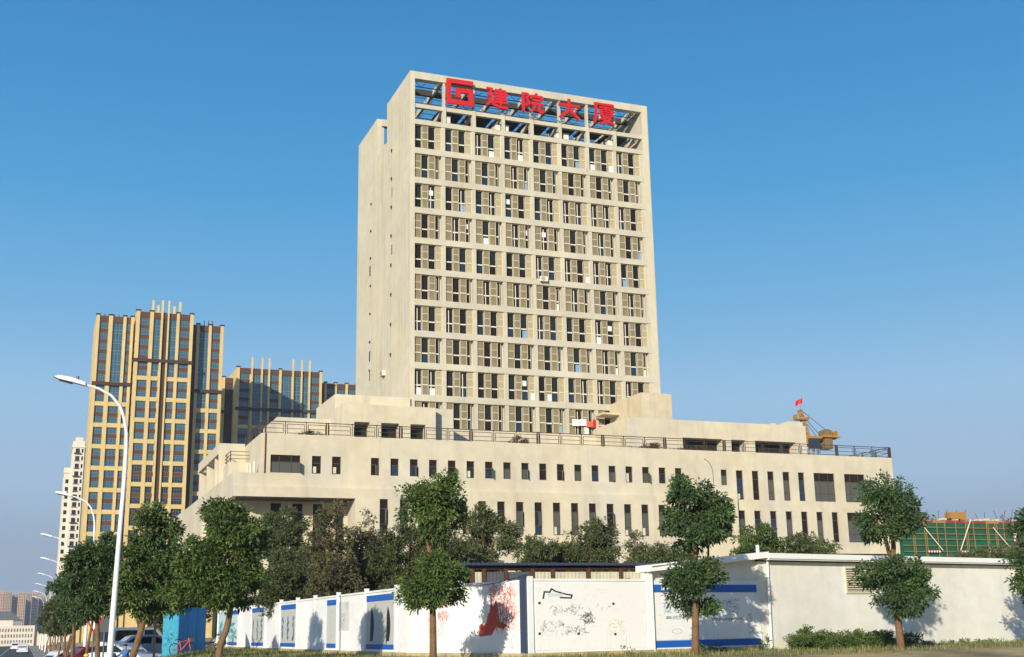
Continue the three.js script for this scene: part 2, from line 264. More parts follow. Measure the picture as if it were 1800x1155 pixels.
{
  // low blocks at the foot of the tower
  const P = (n, mb, m = M.cream) => mb.build(n, m, office);
  const glassBack = (x0, x1, y0, y1, z) => { const f = new MB().box(x0, x1, y0, y0 + 0.08, z - 0.05, z).box(x0, x1, y1 - 0.08, y1, z - 0.05, z).box(x0, x0 + 0.07, y0, y1, z - 0.05, z).box(x1 - 0.07, x1, y0, y1, z - 0.05, z); const n = Math.max(1, Math.round((x1 - x0) / 1.3)); for (let i = 1; i < n; i++) { const x = x0 + (x1 - x0) * i / n; f.box(x - 0.035, x + 0.035, y0 + 0.08, y1 - 0.08, z - 0.05, z); } const w = P('window', f, M.frame); new MB().box(x0 + 0.03, x1 - 0.03, y0 + 0.03, y1 - 0.03, z - 0.045, z - 0.02).build('pane', M.glass, w); return w; };
  const blockA = [[29.16, 30.74, 19.6, 22.25], [31.92, 33.81, 19.6, 22.25], [34.97, 36.57, 19.6, 22.25]];
  P('block_wall', new MB().wall(27.9, 37.66, 12, 24.05, -117, 1.1, blockA).box(27.9, 37.24, 12, 24.03, -124.9, -118.75));
  blockA.forEach(([a, b, c, d]) => glassBack(a, b, c, d, -118.15));
  P('stair_wall', new MB().box(28.96, TXL - 0.02, 12, 26.45, -133.8, -124.7));
  P('terrace_wall', new MB().box(22.4, 28.9, 12, 23.25, -130, -122));
  P('terrace_wall', new MB().box(37.67, 39.97, 12, 24.2, -124.9, -118.2));
  const blockC = [[66.21, 71.27, 19.6, 22.1], [72.38, 74.22, 19.6, 22.1], [75.48, 80.88, 19.6, 22.1]];
  P('block_wall', new MB().wall(59.4, 82.4, 12, 24.05, -117, 1.3, blockC).box(59.4, 82.38, 12, 24.03, -138, -118.9));
  blockC.forEach(([a, b, c, d]) => glassBack(a, b, c, d, -118.35));
  P('parapet_box', new MB().box(80.2, 82.2, 24.05, 24.55, -119, -117.2).box(78.9, 79.4, 24.05, 24.5, -119, -118.5));
  P('stair_head', new MB().box(61.3, 65.07, 24.05, 26.9, -124.95, -117.02), M.creamDim);
  P('stair_canopy', new MB().box(59.2, 61.3, 25.3, 25.52, -124.6, -122.4), M.creamDim);
  P('terrace_deck', new MB().box(19.8, 90.4, 18.2, 18.9, -135, -113.5), M.soffit);
  // podium, third floor: small windows; second floor: tall ones
  const h3 = [[20.25, 23.05], [24.14, 25.02], [26.06, 26.93]].concat([...Array(18)].map((_, k) => [29.85 + k * 1.94, 30.67 + k * 1.94]), [[68.38, 69.15]]).map(([a, b]) => [a, b, 16.45, 18.12]);
  const h3r = [[70.26, 71.12], [72.26, 73.09], [74.2, 75.03], [76.16, 77.04], [78.15, 78.96], [80.18, 82.94], [84.23, 87.0]].map(([a, b]) => [a, b, 14.95, 18.09]);
  const h2 = [...Array(17)].map((_, k) => [30.6 + k * 1.985, 31.42 + k * 1.985]).concat([[64.35, 65.17], [66.33, 67.15], [68.3, 69.1]]).map(([a, b]) => [a, b, 10.92, 14.15]);
  const h2r = [70.29, 72.23, 74.22, 76.21, 78.18, 80.17, 82.18].map((a) => [a, a + 0.82, 10.53, 13.8]).concat([[84.21, 87.19, 10.53, 13.8]]);
  P('podium_wall', new MB().wall(19.3, 70, 15.1, 20.1, -113, 0.45, h3.map((h) => h)).box(19.3, 19.75, 14.15, 20.1, -135, -113.45));
  P('podium_wall', new MB().wall(70, 90.95, 9.3, 20.1, -113, 0.45, [...h3r, ...h2r]).box(90.5, 90.95, 9.3, 20.1, -150, -113.45));
  P('podium_wall', new MB().wall(28.22, 69.9, 5.2, 15.1, -112.45, 1.0, h2));
  P('balcony_band', new MB().box(16.85, 28.22, 14.15, 15.1, -113.45, -112.45).box(16.85, 19.3, 15.1, 16.4, -113.45, -113).box(19.3, 28.22, 15.0, 15.1, -113.4, -113).box(16.85, 17.3, 14.15, 16.4, -162, -113.45).box(17.3, 28.22, 14.15, 14.5, -117.5, -113.45));
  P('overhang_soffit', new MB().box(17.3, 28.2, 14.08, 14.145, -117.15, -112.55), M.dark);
  P('side_wall', new MB().box(16.86, 17.4, 1, 14.15, -162, -133.7));
  P('recess_wall', new MB().wall(17.4, 28.22, 5.2, 14.08, -115.6, 0.4, [[20.85, 21.85, 6.3, 13.9], [22.9, 23.9, 6.3, 13.9], [24.9, 25.9, 6.3, 13.9], [27.1, 27.9, 6.3, 13.9]]), M.cream);
  P('recess_wall', new MB().box(17.35, 17.75, 5.2, 14.15, -133.7, -116.01), M.cream); P('recess_wall', new MB().box(28.22, 28.6, 5.2, 14.08, -116, -113.46), M.cream);
  [[20.85, 21.85], [22.9, 23.9], [24.9, 25.9], [27.1, 27.9]].forEach(([a, b]) => glassBack(a, b, 6.3, 13.9, -115.85));
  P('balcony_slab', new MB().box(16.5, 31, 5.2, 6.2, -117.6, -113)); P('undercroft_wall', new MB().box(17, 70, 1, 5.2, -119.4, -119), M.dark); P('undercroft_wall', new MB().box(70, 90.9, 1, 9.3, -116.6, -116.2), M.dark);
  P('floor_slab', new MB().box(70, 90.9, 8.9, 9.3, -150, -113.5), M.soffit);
  const balus = new MB(); for (let x = 17; x < 30; x += 0.28) balus.box(x, x + 0.05, 6.2, 7.15, -113.12, -113.07); balus.box(16.9, 30, 7.15, 7.22, -113.14, -113.05); P('balcony_railing', balus, M.white);
  // window fillings
  const rng = rngOf(202);
  function fill([a, b, c, d], zf, big) {
    const z = zf - 0.16, f = new MB().box(a, a + 0.06, c, d, z - 0.08, z).box(b - 0.06, b, c, d, z - 0.08, z).box(a + 0.06, b - 0.06, d - 0.07, d, z - 0.08, z).box(a + 0.06, b - 0.06, c, c + 0.07, z - 0.08, z);
    const tall = d - c > 2, t1 = d - (tall ? 0.9 : 0.65); f.box(a + 0.06, b - 0.06, t1 - 0.035, t1 + 0.035, z - 0.08, z); if (tall) f.box(a + 0.06, b - 0.06, c + 0.85, c + 0.92, z - 0.08, z);
    if (big) for (const t of [0.3, 0.7]) f.box(a + (b - a) * t - 0.03, a + (b - a) * t + 0.03, c + 0.07, d - 0.07, z - 0.08, z - 0.001);
    const w = f.build('window', M.frame, office), gl = big ? M.glassD : [M.glass, M.glassB, M.glassD, M.glassC, M.glassD][Math.floor(rng() * 5)];
    new MB().box(a + 0.03, b - 0.03, t1 + 0.02, d - 0.03, z - 0.06, z - 0.03).build('pane', M.glassB, w);
    new MB().box(a + 0.03, b - 0.03, c + 0.03, t1 - 0.02, z - 0.06, z - 0.03).build('pane', gl, w);
    const q = rng();
    if (q < 0.42) { // side-hung sash standing open, hinged on the right
      const y0 = tall ? c + 0.9 : c + 0.06, y1 = t1 - 0.03, wd = (big ? 0.28 : 0.8) * (b - a), an = 0.7 + rng() * 0.7;
      const sash = new MB().box(-wd, -wd + 0.05, y0, y1, 0, 0.05).box(-0.05, 0, y0, y1, 0, 0.05).box(-wd + 0.05, -0.05, y0, y0 + 0.05, 0, 0.05).box(-wd + 0.05, -0.05, y1 - 0.05, y1, 0, 0.05).build('sash', M.frame, w);
      const pane = new MB().box(-wd + 0.03, -0.03, y0 + 0.03, y1 - 0.03, 0.015, 0.03).build('pane', M.sashGlass, w);
      for (const o of [sash, pane]) { o.position.set(b - 0.04, 0, z + 0.01); o.rotation.y = an; }
    } else if (q < 0.6) new MB().box(a + 0.1, a + 0.1 + (b - a) * 0.4, c + 0.1, c + 0.5 + rng() * 0.5, z - 0.03, z - 0.02).build('window_blind', M.corrugated, w);
  }
  h3.forEach((h) => fill(h, -113, h[1] - h[0] > 2)); h3r.forEach((h) => fill(h, -113, h[1] - h[0] > 2)); h2r.forEach((h) => fill(h, -113, h[1] - h[0] > 2)); h2.forEach((h) => fill(h, -112.45, false));
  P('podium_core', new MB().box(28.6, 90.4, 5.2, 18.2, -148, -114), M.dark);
  // left end: low terrace wall, back wall and pergola
  P('terrace_wall', new MB().box(17.25, 19.28, 16.4, 18.05, -121.5, -118.5).box(17.25, 17.6, 16.4, 18.05, -126, -121.5));
  P('terrace_wall', new MB().box(16.8, 19.3, 16.3, 20.38, -122.6, -122.15));
  const pg = P('pergola_beam', new MB().box(16.77, 17.2, 19.35, 20.36, -138, -122.6)); for (const z of [-125.5, -131.5, -137.4]) P('pergola_column', new MB().box(16.9, 17.7, 16.3, 19.35, z - 0.5, z));
  P('vent_pipe', new MB().cyl([18.2, 16.4, -113.3], [18.2, 17.1, -113.3], 0.09).cyl([18.5, 16.4, -113.4], [18.5, 17.2, -113.4], 0.09).cyl([18.85, 16.4, -113.5], [18.85, 17.5, -113.5], 0.09), M.mullion);
  P('drainpipe', new MB().cyl([19.72, 16.4, -112.93], [19.72, 20.9, -112.93], 0.055), M.rust);
  P('hanging_cable', new MB().limb([[66.4, 19.2, -112.97], [66.9, 18.9, -112.95], [67.3, 18.2, -112.95], [67.4, 16.6, -112.97]], 0.025, 0.025, 5), M.rail);
  // terrace railing
  const panel = (n, a, b) => { // a, b base points [x,z]
    const L = Math.hypot(b[0] - a[0], b[1] - a[1]), m = new MB(), y = 20.1;
    const pt = (t, yy) => [a[0] + (b[0] - a[0]) * t, yy, a[1] + (b[1] - a[1]) * t], i = 0.12 / L;
    m.bar(pt(0, y + 1.2), pt(1, y + 1.2), 0.07).bar(pt(i * 1.5, y + 0.98), pt(1 - i * 1.5, y + 0.98), 0.05).bar(pt(i * 1.5, y + 0.56), pt(1 - i * 1.5, y + 0.56), 0.045).bar(pt(i * 1.5, y + 0.14), pt(1 - i * 1.5, y + 0.14), 0.05).bar(pt(i * 1.5, y + 0.1), pt(i * 1.5, y + 1.0), 0.05).bar(pt(1 - i * 1.5, y + 0.1), pt(1 - i * 1.5, y + 1.0), 0.05);
    m.build('railing_panel', M.rail, office);
  };
  const post = (x, z, w = 0.07, y = 20.1) => new MB().box(x - w / 2, x + w / 2, y, y + 1.26, z - w / 2, z + w / 2).build('railing_post', M.rail, office);
  const xsR = [19.5, 21.6, 23.6, 25.6]; for (let k = 1; k <= 27; k++) xsR.push(25.6 + k * 2.4185);
  for (let i = 0; i < xsR.length; i++) { if (i) panel('', [xsR[i - 1], -113.2], [xsR[i], -113.2]); const main = i >= 3 && (i - 3) % 3 === 0; if (main) { post(xsR[i] - 0.1, -113.2, 0.11); post(xsR[i] + 0.1, -113.2, 0.11); } else post(xsR[i], -113.2); }
  for (let k = 0; k < 5; k++) { panel('', [19.5, -113.2 - k * 2], [19.5, -115.2 - k * 2]); post(19.5, -115.2 - k * 2); panel('', [90.8, -113.2 - k * 2.4], [90.8, -115.6 - k * 2.4]); post(90.8, -115.6 - k * 2.4); }
  const y18 = (m, a, b) => { for (const yy of [18.4, 18.75, 19.1]) m.bar([a[0], yy, a[1]], [b[0], yy, b[1]], 0.05); };
  const lr = new MB(); y18(lr, [17.4, -118.6], [19.2, -118.6]); y18(lr, [17.4, -118.6], [17.4, -126]); for (const z of [-118.6, -121, -123.5, -126]) lr.box(17.36, 17.44, 18.05, 19.15, z - 0.04, z + 0.04); lr.build('railing_panel', M.rail, office);
}

// rooftop sign: a red squared emblem and four red characters
{
  const s = thing('rooftop_sign', 'red rooftop sign of a squared emblem and four characters on the tower crown', 'sign', [0, 61.75, -124.72]);
  const bars = (name, x, y, w, h, strokes) => { // strokes as [x0,y0,x1,y1,width] on a 100 x 100 square, y down
    const m = new MB(); strokes.forEach(([a, b, c, d, t], i) => { const A = new THREE.Vector2(x + a / 100 * w, y + h - b / 100 * h), B = new THREE.Vector2(x + c / 100 * w, y + h - d / 100 * h), e = B.clone().sub(A).normalize(), n = new THREE.Vector2(-e.y, e.x).multiplyScalar(t / 200 * w); const z = 0.22 + i * 0.0015; const pts = [A.clone().add(n), A.clone().sub(n), B.clone().sub(n), B.clone().add(n)].map((p) => [p.x, p.y]); m.prism(pts, z, z - 0.0); });
    return m.build(name, M.red, s);
  };
  bars('emblem', 41.55, -0.2, 3.3, 3.15, [[0, 8, 100, 8, 17], [8, 16, 8, 100, 17], [16, 91, 100, 91, 17], [91, 32, 91, 83, 18], [34, 42, 82, 42, 17], [43, 50, 43, 72, 17]]);
  const T = 11.5;
  bars('character', 46.45, 0.05, 2.75, 2.65, [[42, 14, 92, 14, T], [36, 28, 100, 28, T], [42, 42, 92, 42, T], [38, 56, 96, 56, T], [34, 70, 100, 70, T], [67, 2, 67, 84, 11], [88, 12, 88, 45, T], [4, 10, 32, 10, T], [28, 10, 10, 40, T], [8, 40, 32, 40, T], [30, 38, 20, 68, T], [20, 68, 2, 92, T], [6, 56, 34, 82, T], [32, 82, 60, 92, 12], [56, 92, 100, 94, 12]]);
  bars('character', 50.95, 0.05, 2.85, 2.65, [[9, 4, 9, 98, 12], [9, 9, 34, 9, T], [33, 8, 24, 32, T], [24, 30, 35, 48, T], [35, 46, 30, 60, T], [30, 60, 14, 62, T], [68, 0, 70, 12, 12], [42, 16, 98, 16, T], [45, 14, 43, 30, T], [96, 14, 93, 30, T], [52, 34, 90, 34, T], [42, 52, 100, 52, T], [60, 54, 58, 74, 11], [58, 74, 40, 96, 11], [80, 54, 80, 88, 11], [80, 90, 98, 90, 11], [97, 92, 97, 76, T]]);
  bars('character', 55.8, 0.0, 2.85, 2.7, [[2, 34, 98, 34, 12], [50, 2, 50, 42, 13], [50, 38, 34, 72, 13], [36, 68, 6, 96, 13], [50, 38, 68, 72, 13], [66, 68, 96, 96, 13]]);
  bars('character', 60.5, 0.0, 2.75, 2.75, [[4, 6, 100, 6, T], [12, 6, 11, 60, 12], [11, 58, 2, 98, 12], [28, 20, 96, 20, 8], [60, 20, 54, 30, 8], [36, 30, 36, 62, T], [88, 30, 88, 62, T], [36, 31, 88, 31, 7], [36, 41, 88, 41, 6], [36, 51, 88, 51, 6], [36, 61, 88, 61, 7], [52, 64, 30, 80, 8], [46, 70, 84, 70, 8], [84, 70, 60, 88, T], [62, 86, 30, 99, T], [44, 76, 70, 90, T], [68, 88, 100, 97, T]]);
for (const [a, b] of [[41.5, 44.9], [46.4, 49.3], [50.9, 53.9], [55.7, 58.7], [60.4, 63.4]]) for (const y of [-0.35, 2.4]) new MB().box(a, b, y, y + 0.08, -0.2, -0.12).build('sign_rail', M.steel, s);
}
function acUnit(label, pos, turn) {
  const a = thing('air_conditioner', label, 'air conditioner', pos, turn);
  new MB().box(-0.45, 0.45, 0.06, 0.66, -0.18, 0.18).build('casing', M.mullion, a);
  const g = new MB(); g.add(new THREE.TorusGeometry(0.22, 0.02, 6, 20).translate(-0.12, 0.36, 0.19)); for (let k = 0; k < 4; k++) { const t = k * Math.PI / 4; g.bar([-0.12 - 0.2 * Math.cos(t), 0.36 - 0.2 * Math.sin(t), 0.188], [-0.12 + 0.2 * Math.cos(t), 0.36 + 0.2 * Math.sin(t), 0.188], 0.015); } g.build('fan_grille', M.black, a);
  new MB().box(-0.4, -0.34, 0, 0.06, -0.2, 0.3).box(0.34, 0.4, 0, 0.06, -0.2, 0.3).build('bracket', M.steel, a);
}
acUnit('white air conditioner hung on the front window grid of the tower', [53.37, 40.95, -124.78], 0);
acUnit('white air conditioner alone on the windowless side wall of the tower', [TXL - 0.2, 30.9, -135.3], -Math.PI / 2);
{
  const b = thing('hanging_banner', 'white and red banner strung under a low window at the foot of the tower', 'banner', [56.5, 24.15, -124.9]);
  new MB().box(0, 0.9, 0.1, 0.85, 0, 0.03).box(0.95, 1.75, 0.15, 0.9, 0.02, 0.05).build('white_cloth', M.white, b); new MB().box(1.75, 2.6, 0.05, 0.7, 0.0, 0.03).build('orange_cloth', plain(214, 96, 70), b); new MB().box(2.6, 2.9, 0, 0.95, 0.01, 0.04).build('red_cloth', M.red, b);
}

// ------------------------------------------------------------------ apartment towers far behind
// columns of a facade: [kind, x0, x1]; kinds: p pilaster, w window with spandrel, g glazed strip, d dark recess
function apartment(o, cols, z, top, base, fh, corniceY, opt = {}) {
  const P = (n, mb, m) => mb.build(n, m, o), floors = Math.floor((top - 2.2 - base) / fh), depth = opt.depth ?? 16;
  const x0 = cols[0][1], x1 = cols[cols.length - 1][2];
  P('wall', new MB().box(x0 + 0.02, x1 - 0.02, 0, top, z - depth, z - 0.6), M.yellow);
  P('roof_band', new MB().box(x0 + 0.05, x1 - 0.05, top - 1.8, top - 0.02, z - 0.6, z - 0.25), M.brown);
  const cap = (a, b, h) => { P('pilaster', new MB().box(a, b, 0, top + h, z - 0.6, z), M.yellow); P('pilaster_cap', new MB().box(a - 0.2, b + 0.2, top + h, top + h + 0.35, z - 0.8, z + 0.2), M.brownDark); };
  const key = {};
  for (const [k, a, b] of cols) {
    if (k === 'p') { cap(a, b, 0.15); continue; }
    if (k === 's') { P('pilaster', new MB().box(a + 0.08, b - 0.08, 0, top + 3.6, z - 0.6, z + 0.25), M.yellow); continue; }
    if (k === 'd') { P('shaft_wall', new MB().box(a, b, 0, top - 1.8, z - 0.6, z - 0.35), M.brownDark); }
    for (let f = 0; f < floors; f++) {
      const yt = top - 1.9 - f * fh, pair = yt < corniceY - 0.5, idx = pair ? Math.round((corniceY - yt) / fh) : f;
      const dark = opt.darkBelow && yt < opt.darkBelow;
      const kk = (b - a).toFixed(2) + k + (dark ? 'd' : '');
      if (!key[kk]) {
        const w = b - a, m = new MB(), g = new MB();
        if (k === 'd') { m.box(0.25, w - 0.25, 0.7, 0.8, 0, 0.06); g.box(0.25, w - 0.25, 0.8, 2.0, 0, 0.03); }
        else if (k === 'g') { const n = Math.max(2, Math.round(w / 0.9)); for (let i = 0; i <= n; i++) m.box(i * (w - 0.08) / n, i * (w - 0.08) / n + 0.08, 0.02, fh - 0.02, 0, 0.07); m.box(0.08, w - 0.08, 0.9, 1.0, 0, 0.065).box(0.08, w - 0.08, 0.02, 0.12, 0, 0.065); g.box(0.04, w - 0.04, 0.05, fh - 0.05, 0, 0.04); }
        else { const h = 1.75, n = w > 2.2 ? 4 : 2; m.box(0.08, w - 0.08, 0, 0.07, 0, 0.08).box(0.08, w - 0.08, h - 0.07, h, 0, 0.08); for (let i = 0; i <= n; i++) { const t = 0.08 + i * (w - 0.22) / n; m.box(t, t + 0.06, 0.07, h - 0.07, 0, 0.08); } m.box(0.14, w - 0.14, h * 0.62, h * 0.62 + 0.05, 0, 0.07); g.box(0.1, w - 0.1, 0.03, h - 0.03, 0, 0.04); }
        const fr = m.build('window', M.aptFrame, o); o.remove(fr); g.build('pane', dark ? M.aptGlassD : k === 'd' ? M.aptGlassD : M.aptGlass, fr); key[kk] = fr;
      }
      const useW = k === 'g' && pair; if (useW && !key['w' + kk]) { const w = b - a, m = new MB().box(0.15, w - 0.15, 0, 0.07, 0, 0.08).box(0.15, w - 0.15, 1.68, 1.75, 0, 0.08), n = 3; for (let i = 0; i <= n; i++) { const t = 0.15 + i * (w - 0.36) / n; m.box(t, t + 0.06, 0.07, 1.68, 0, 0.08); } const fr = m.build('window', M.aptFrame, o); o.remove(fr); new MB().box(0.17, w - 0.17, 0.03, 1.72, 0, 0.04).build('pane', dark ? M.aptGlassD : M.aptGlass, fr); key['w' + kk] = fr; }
      if (useW) { const wn = key['w' + kk].clone(); wn.position.set(a, yt - 1.75, z - 0.52); o.add(wn); continue; }
      const wn = key[kk].clone(); wn.position.set(a, k === 'g' ? yt - fh : yt - 1.75, z - 0.52); o.add(wn);
    }
    if (k === 'w' || k === 'g') { // brown spandrels above the cornice, in pairs below it
      for (let f = 0; f < floors; f++) { const yt = top - 1.9 - f * fh; const pair = yt < corniceY - 0.5, idx = Math.round((corniceY - yt) / fh); if (k === 'g' && !pair) continue;
        if (!pair || idx % 2 === 0) P('spandrel', new MB().box(a, b, yt - fh + 0.02, yt - 1.77, z - 0.58, z - 0.4), M.brown);
        else P('sill_band', new MB().box(a, b, yt - fh + 0.02, yt - 1.77, z - 0.58, z - 0.08), M.yellow); }
    }
  }
  P('cornice', new MB().box(x0 - 0.2, x1 + 0.2, corniceY - 0.45, corniceY + 0.45, z - 0.5, z + 0.35), M.brownDark);
}
{
  const a = thing('apartment_tower', 'tall yellow apartment tower with brown bands beside the nearest street lamp', 'apartment building');
  apartment(a, [['p', 12.75, 13.6], ['w', 13.6, 16.0], ['p', 16.0, 17.1], ['g', 17.1, 19.9], ['p', 19.9, 20.7], ['w', 20.7, 21.9], ['p', 21.9, 22.7]], -346.5, 88.8, 12, 2.95, 69.5, { depth: 18 });
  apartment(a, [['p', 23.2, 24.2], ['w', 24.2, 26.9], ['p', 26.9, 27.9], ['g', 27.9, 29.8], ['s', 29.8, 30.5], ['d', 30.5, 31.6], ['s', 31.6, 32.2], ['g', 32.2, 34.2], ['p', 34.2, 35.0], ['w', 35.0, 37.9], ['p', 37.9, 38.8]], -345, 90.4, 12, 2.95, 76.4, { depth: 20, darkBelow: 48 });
  apartment(a, [['d', 39.0, 40.3], ['p', 40.3, 41.1], ['g', 41.1, 43.7], ['p', 43.7, 44.5], ['w', 44.5, 47.0], ['p', 47.0, 47.9]], -349, 88.6, 12, 2.95, 69.2, { depth: 16 });
  for (const [x, h] of [[27.6, 94], [35.0, 94], [29.0, 92.6], [33.4, 92.6]]) new MB().box(x - 0.3, x + 0.3, 90, h, -346, -345.3).build('roof_fin', M.yellow, a);
  new MB().box(28.3, 31.8, 90, 91.8, -354, -350).build('lift_house', M.yellow, a);
  for (const x of [15, 17.6, 18.8, 42.4, 43.6, 44.8]) new MB().box(x - 0.12, x + 0.12, 88.5, 90.2, -350, -349.8).build('roof_post', M.brown, a);
  for (let f = 0; f < 18; f++) for (const x of [22.9]) new MB().box(x - 0.25, x + 0.25, 84.6 - f * 2.95, 85.2 - f * 2.95, -346, -345.4).build('air_conditioner_ledge', M.brownDark, a);
  const b = thing('apartment_tower', 'shaded brown and yellow apartment block between the nearer yellow tower and the office tower', 'apartment building');
  apartment(b, [['p', 54.1, 54.9], ['d', 54.9, 57.4]], -392, 82.4, 12, 2.95, 71.2, { depth: 14 });
  apartment(b, [['p', 57.5, 58.4], ['w', 58.4, 61.6], ['s', 61.9, 62.6], ['g', 62.6, 65.1], ['s', 65.1, 65.8], ['g', 65.8, 67.4], ['s', 67.4, 68.1], ['w', 68.1, 71.0], ['p', 71.0, 71.8], ['g', 71.8, 75.0], ['s', 75.1, 75.8], ['g', 75.8, 78.0], ['s', 78.0, 78.6], ['g', 78.6, 80.5], ['s', 80.5, 81.2], ['w', 81.2, 84.2], ['p', 84.2, 85.0]], -385, 84.5, 12, 2.95, 71.2, { depth: 20 });
  apartment(b, [['d', 85.2, 87.4], ['p', 87.4, 88.2], ['w', 88.2, 90.8], ['p', 90.8, 91.6], ['g', 91.6, 94.6], ['p', 94.6, 95.4], ['w', 95.4, 98.2], ['p', 98.2, 99]], -392, 82.4, 12, 2.95, 71.2, { depth: 14 });
}
{
  const w = thing('apartment_tower', 'slim ivory apartment tower, stepped, left of and behind the yellow tower', 'apartment building');
  const Z = -520;
  new MB().box(13.3, 17.8, 0, 79, Z - 18, Z).box(13.0, 18.1, 76.4, 77.2, Z - 18.2, Z + 0.3).box(14.2, 17, 79, 80.6, Z - 8, Z - 0.2).build('wall', M.ivory, w);
  new MB().box(10.6, 13.3, 0, 68.2, Z - 16, Z - 0.8).box(10.4, 13.3, 66, 66.7, Z - 16, Z - 0.5).build('wall', M.ivory, w);
  new MB().box(17.8, 24, 0, 78.2, Z - 20, Z - 2.5).build('wall', M.ivory, w);
  const g = new MB(), bal = new MB();
  for (let y = 3; y < 76; y += 3.1) { if (y < 65) g.box(11.3, 12.5, y, y + 1.6, Z - 0.82, Z - 0.75); g.box(14.4, 16.0, y, y + 1.7, Z - 0.02, Z + 0.04); g.box(16.7, 17.4, y, y + 1.6, Z - 0.02, Z + 0.04); g.box(19, 20.2, y, y + 1.6, Z - 2.52, Z - 2.4); if (Math.round(y / 3.1) % 3 === 0) bal.box(13.8, 16.4, y - 0.5, y - 0.1, Z, Z + 0.9); else bal.box(14.1, 16.2, y - 0.35, y - 0.1, Z, Z + 0.3); }
  g.build('window', M.aptGlassD, w).userData.kind = 'stuff'; bal.build('balcony', M.brownDark, w).userData.kind = 'stuff';
  // far city in the haze
  const rng = rngOf(303); let x = -31; const tints = [plain(192, 160, 132, 0.9), plain(172, 150, 132, 0.9), plain(186, 164, 146, 0.9)];
  const place = ['first from the left edge of the photograph', 'second from the left edge', 'third from the left edge', 'fourth from the left edge', 'fifth from the left edge', 'sixth from the left edge', 'seventh from the left edge', 'eighth from the left edge', 'ninth and nearest the slim ivory tower'];
  for (let k = 0; k < 9; k++) {
    const wd = 6 + rng() * 2, h = 47 + rng() * 8, z = -1480 - rng() * 120, t = thing('far_tower', 'hazy tan apartment tower on the skyline, ' + place[k], 'apartment building', [x, 0, z], 0, 'hazy towers on the skyline');
    const m = new MB(), win = new MB(); m.box(0, wd, -10, h, -20, 0);
    for (let i = 0; i < 4; i++) m.box(i * wd / 4, i * wd / 4 + 0.7, -10, h + (i % 2 ? 0.2 : 2), 0, 0.7);
    for (let i = 0; i < 4; i++) for (let y = 2; y < h - 2; y += 3.1) win.box(i * wd / 4 + 0.8, i * wd / 4 + wd / 4 - 0.15, y, y + 1.7, -0.05, 0.08);
    m.build('wall', tints[k % 3], t); win.build('window', M.farGlass, t).userData.kind = 'stuff'; x += wd + 0.3 + rng() * 0.5;
  }
  const low = thing('low_building', 'long low white building at the far end of the road', 'building', [0, -0.6, -430]);
  new MB().box(-12, 3.2, -1, 6.3, -12, 0).box(-12, -3.4, 6.3, 8, -12, -0.5).box(3.2, 9, -1, 4.4, -12, -1).build('wall', M.ivory, low);
  const lw = new MB(); for (let i = 0; i < 17; i++) for (const y of [0.8, 2.6, 4.4]) lw.box(-11.6 + i * 0.86, -11.2 + i * 0.86, y, y + 1.0, -0.02, 0.05); lw.build('window', M.farGlass, low).userData.kind = 'stuff';
  const dk = thing('low_building', 'dark roofed hall below the hazy towers at the left edge', 'building', [0, 0, -900]); new MB().box(-30, -2, -2, 13, -30, 0).build('wall', M.farGrey, dk); new MB().prism([[-31, 13], [-1, 13], [-9, 19], [-24, 19]], 31, 0.5).build('roof', M.steel, dk);
}

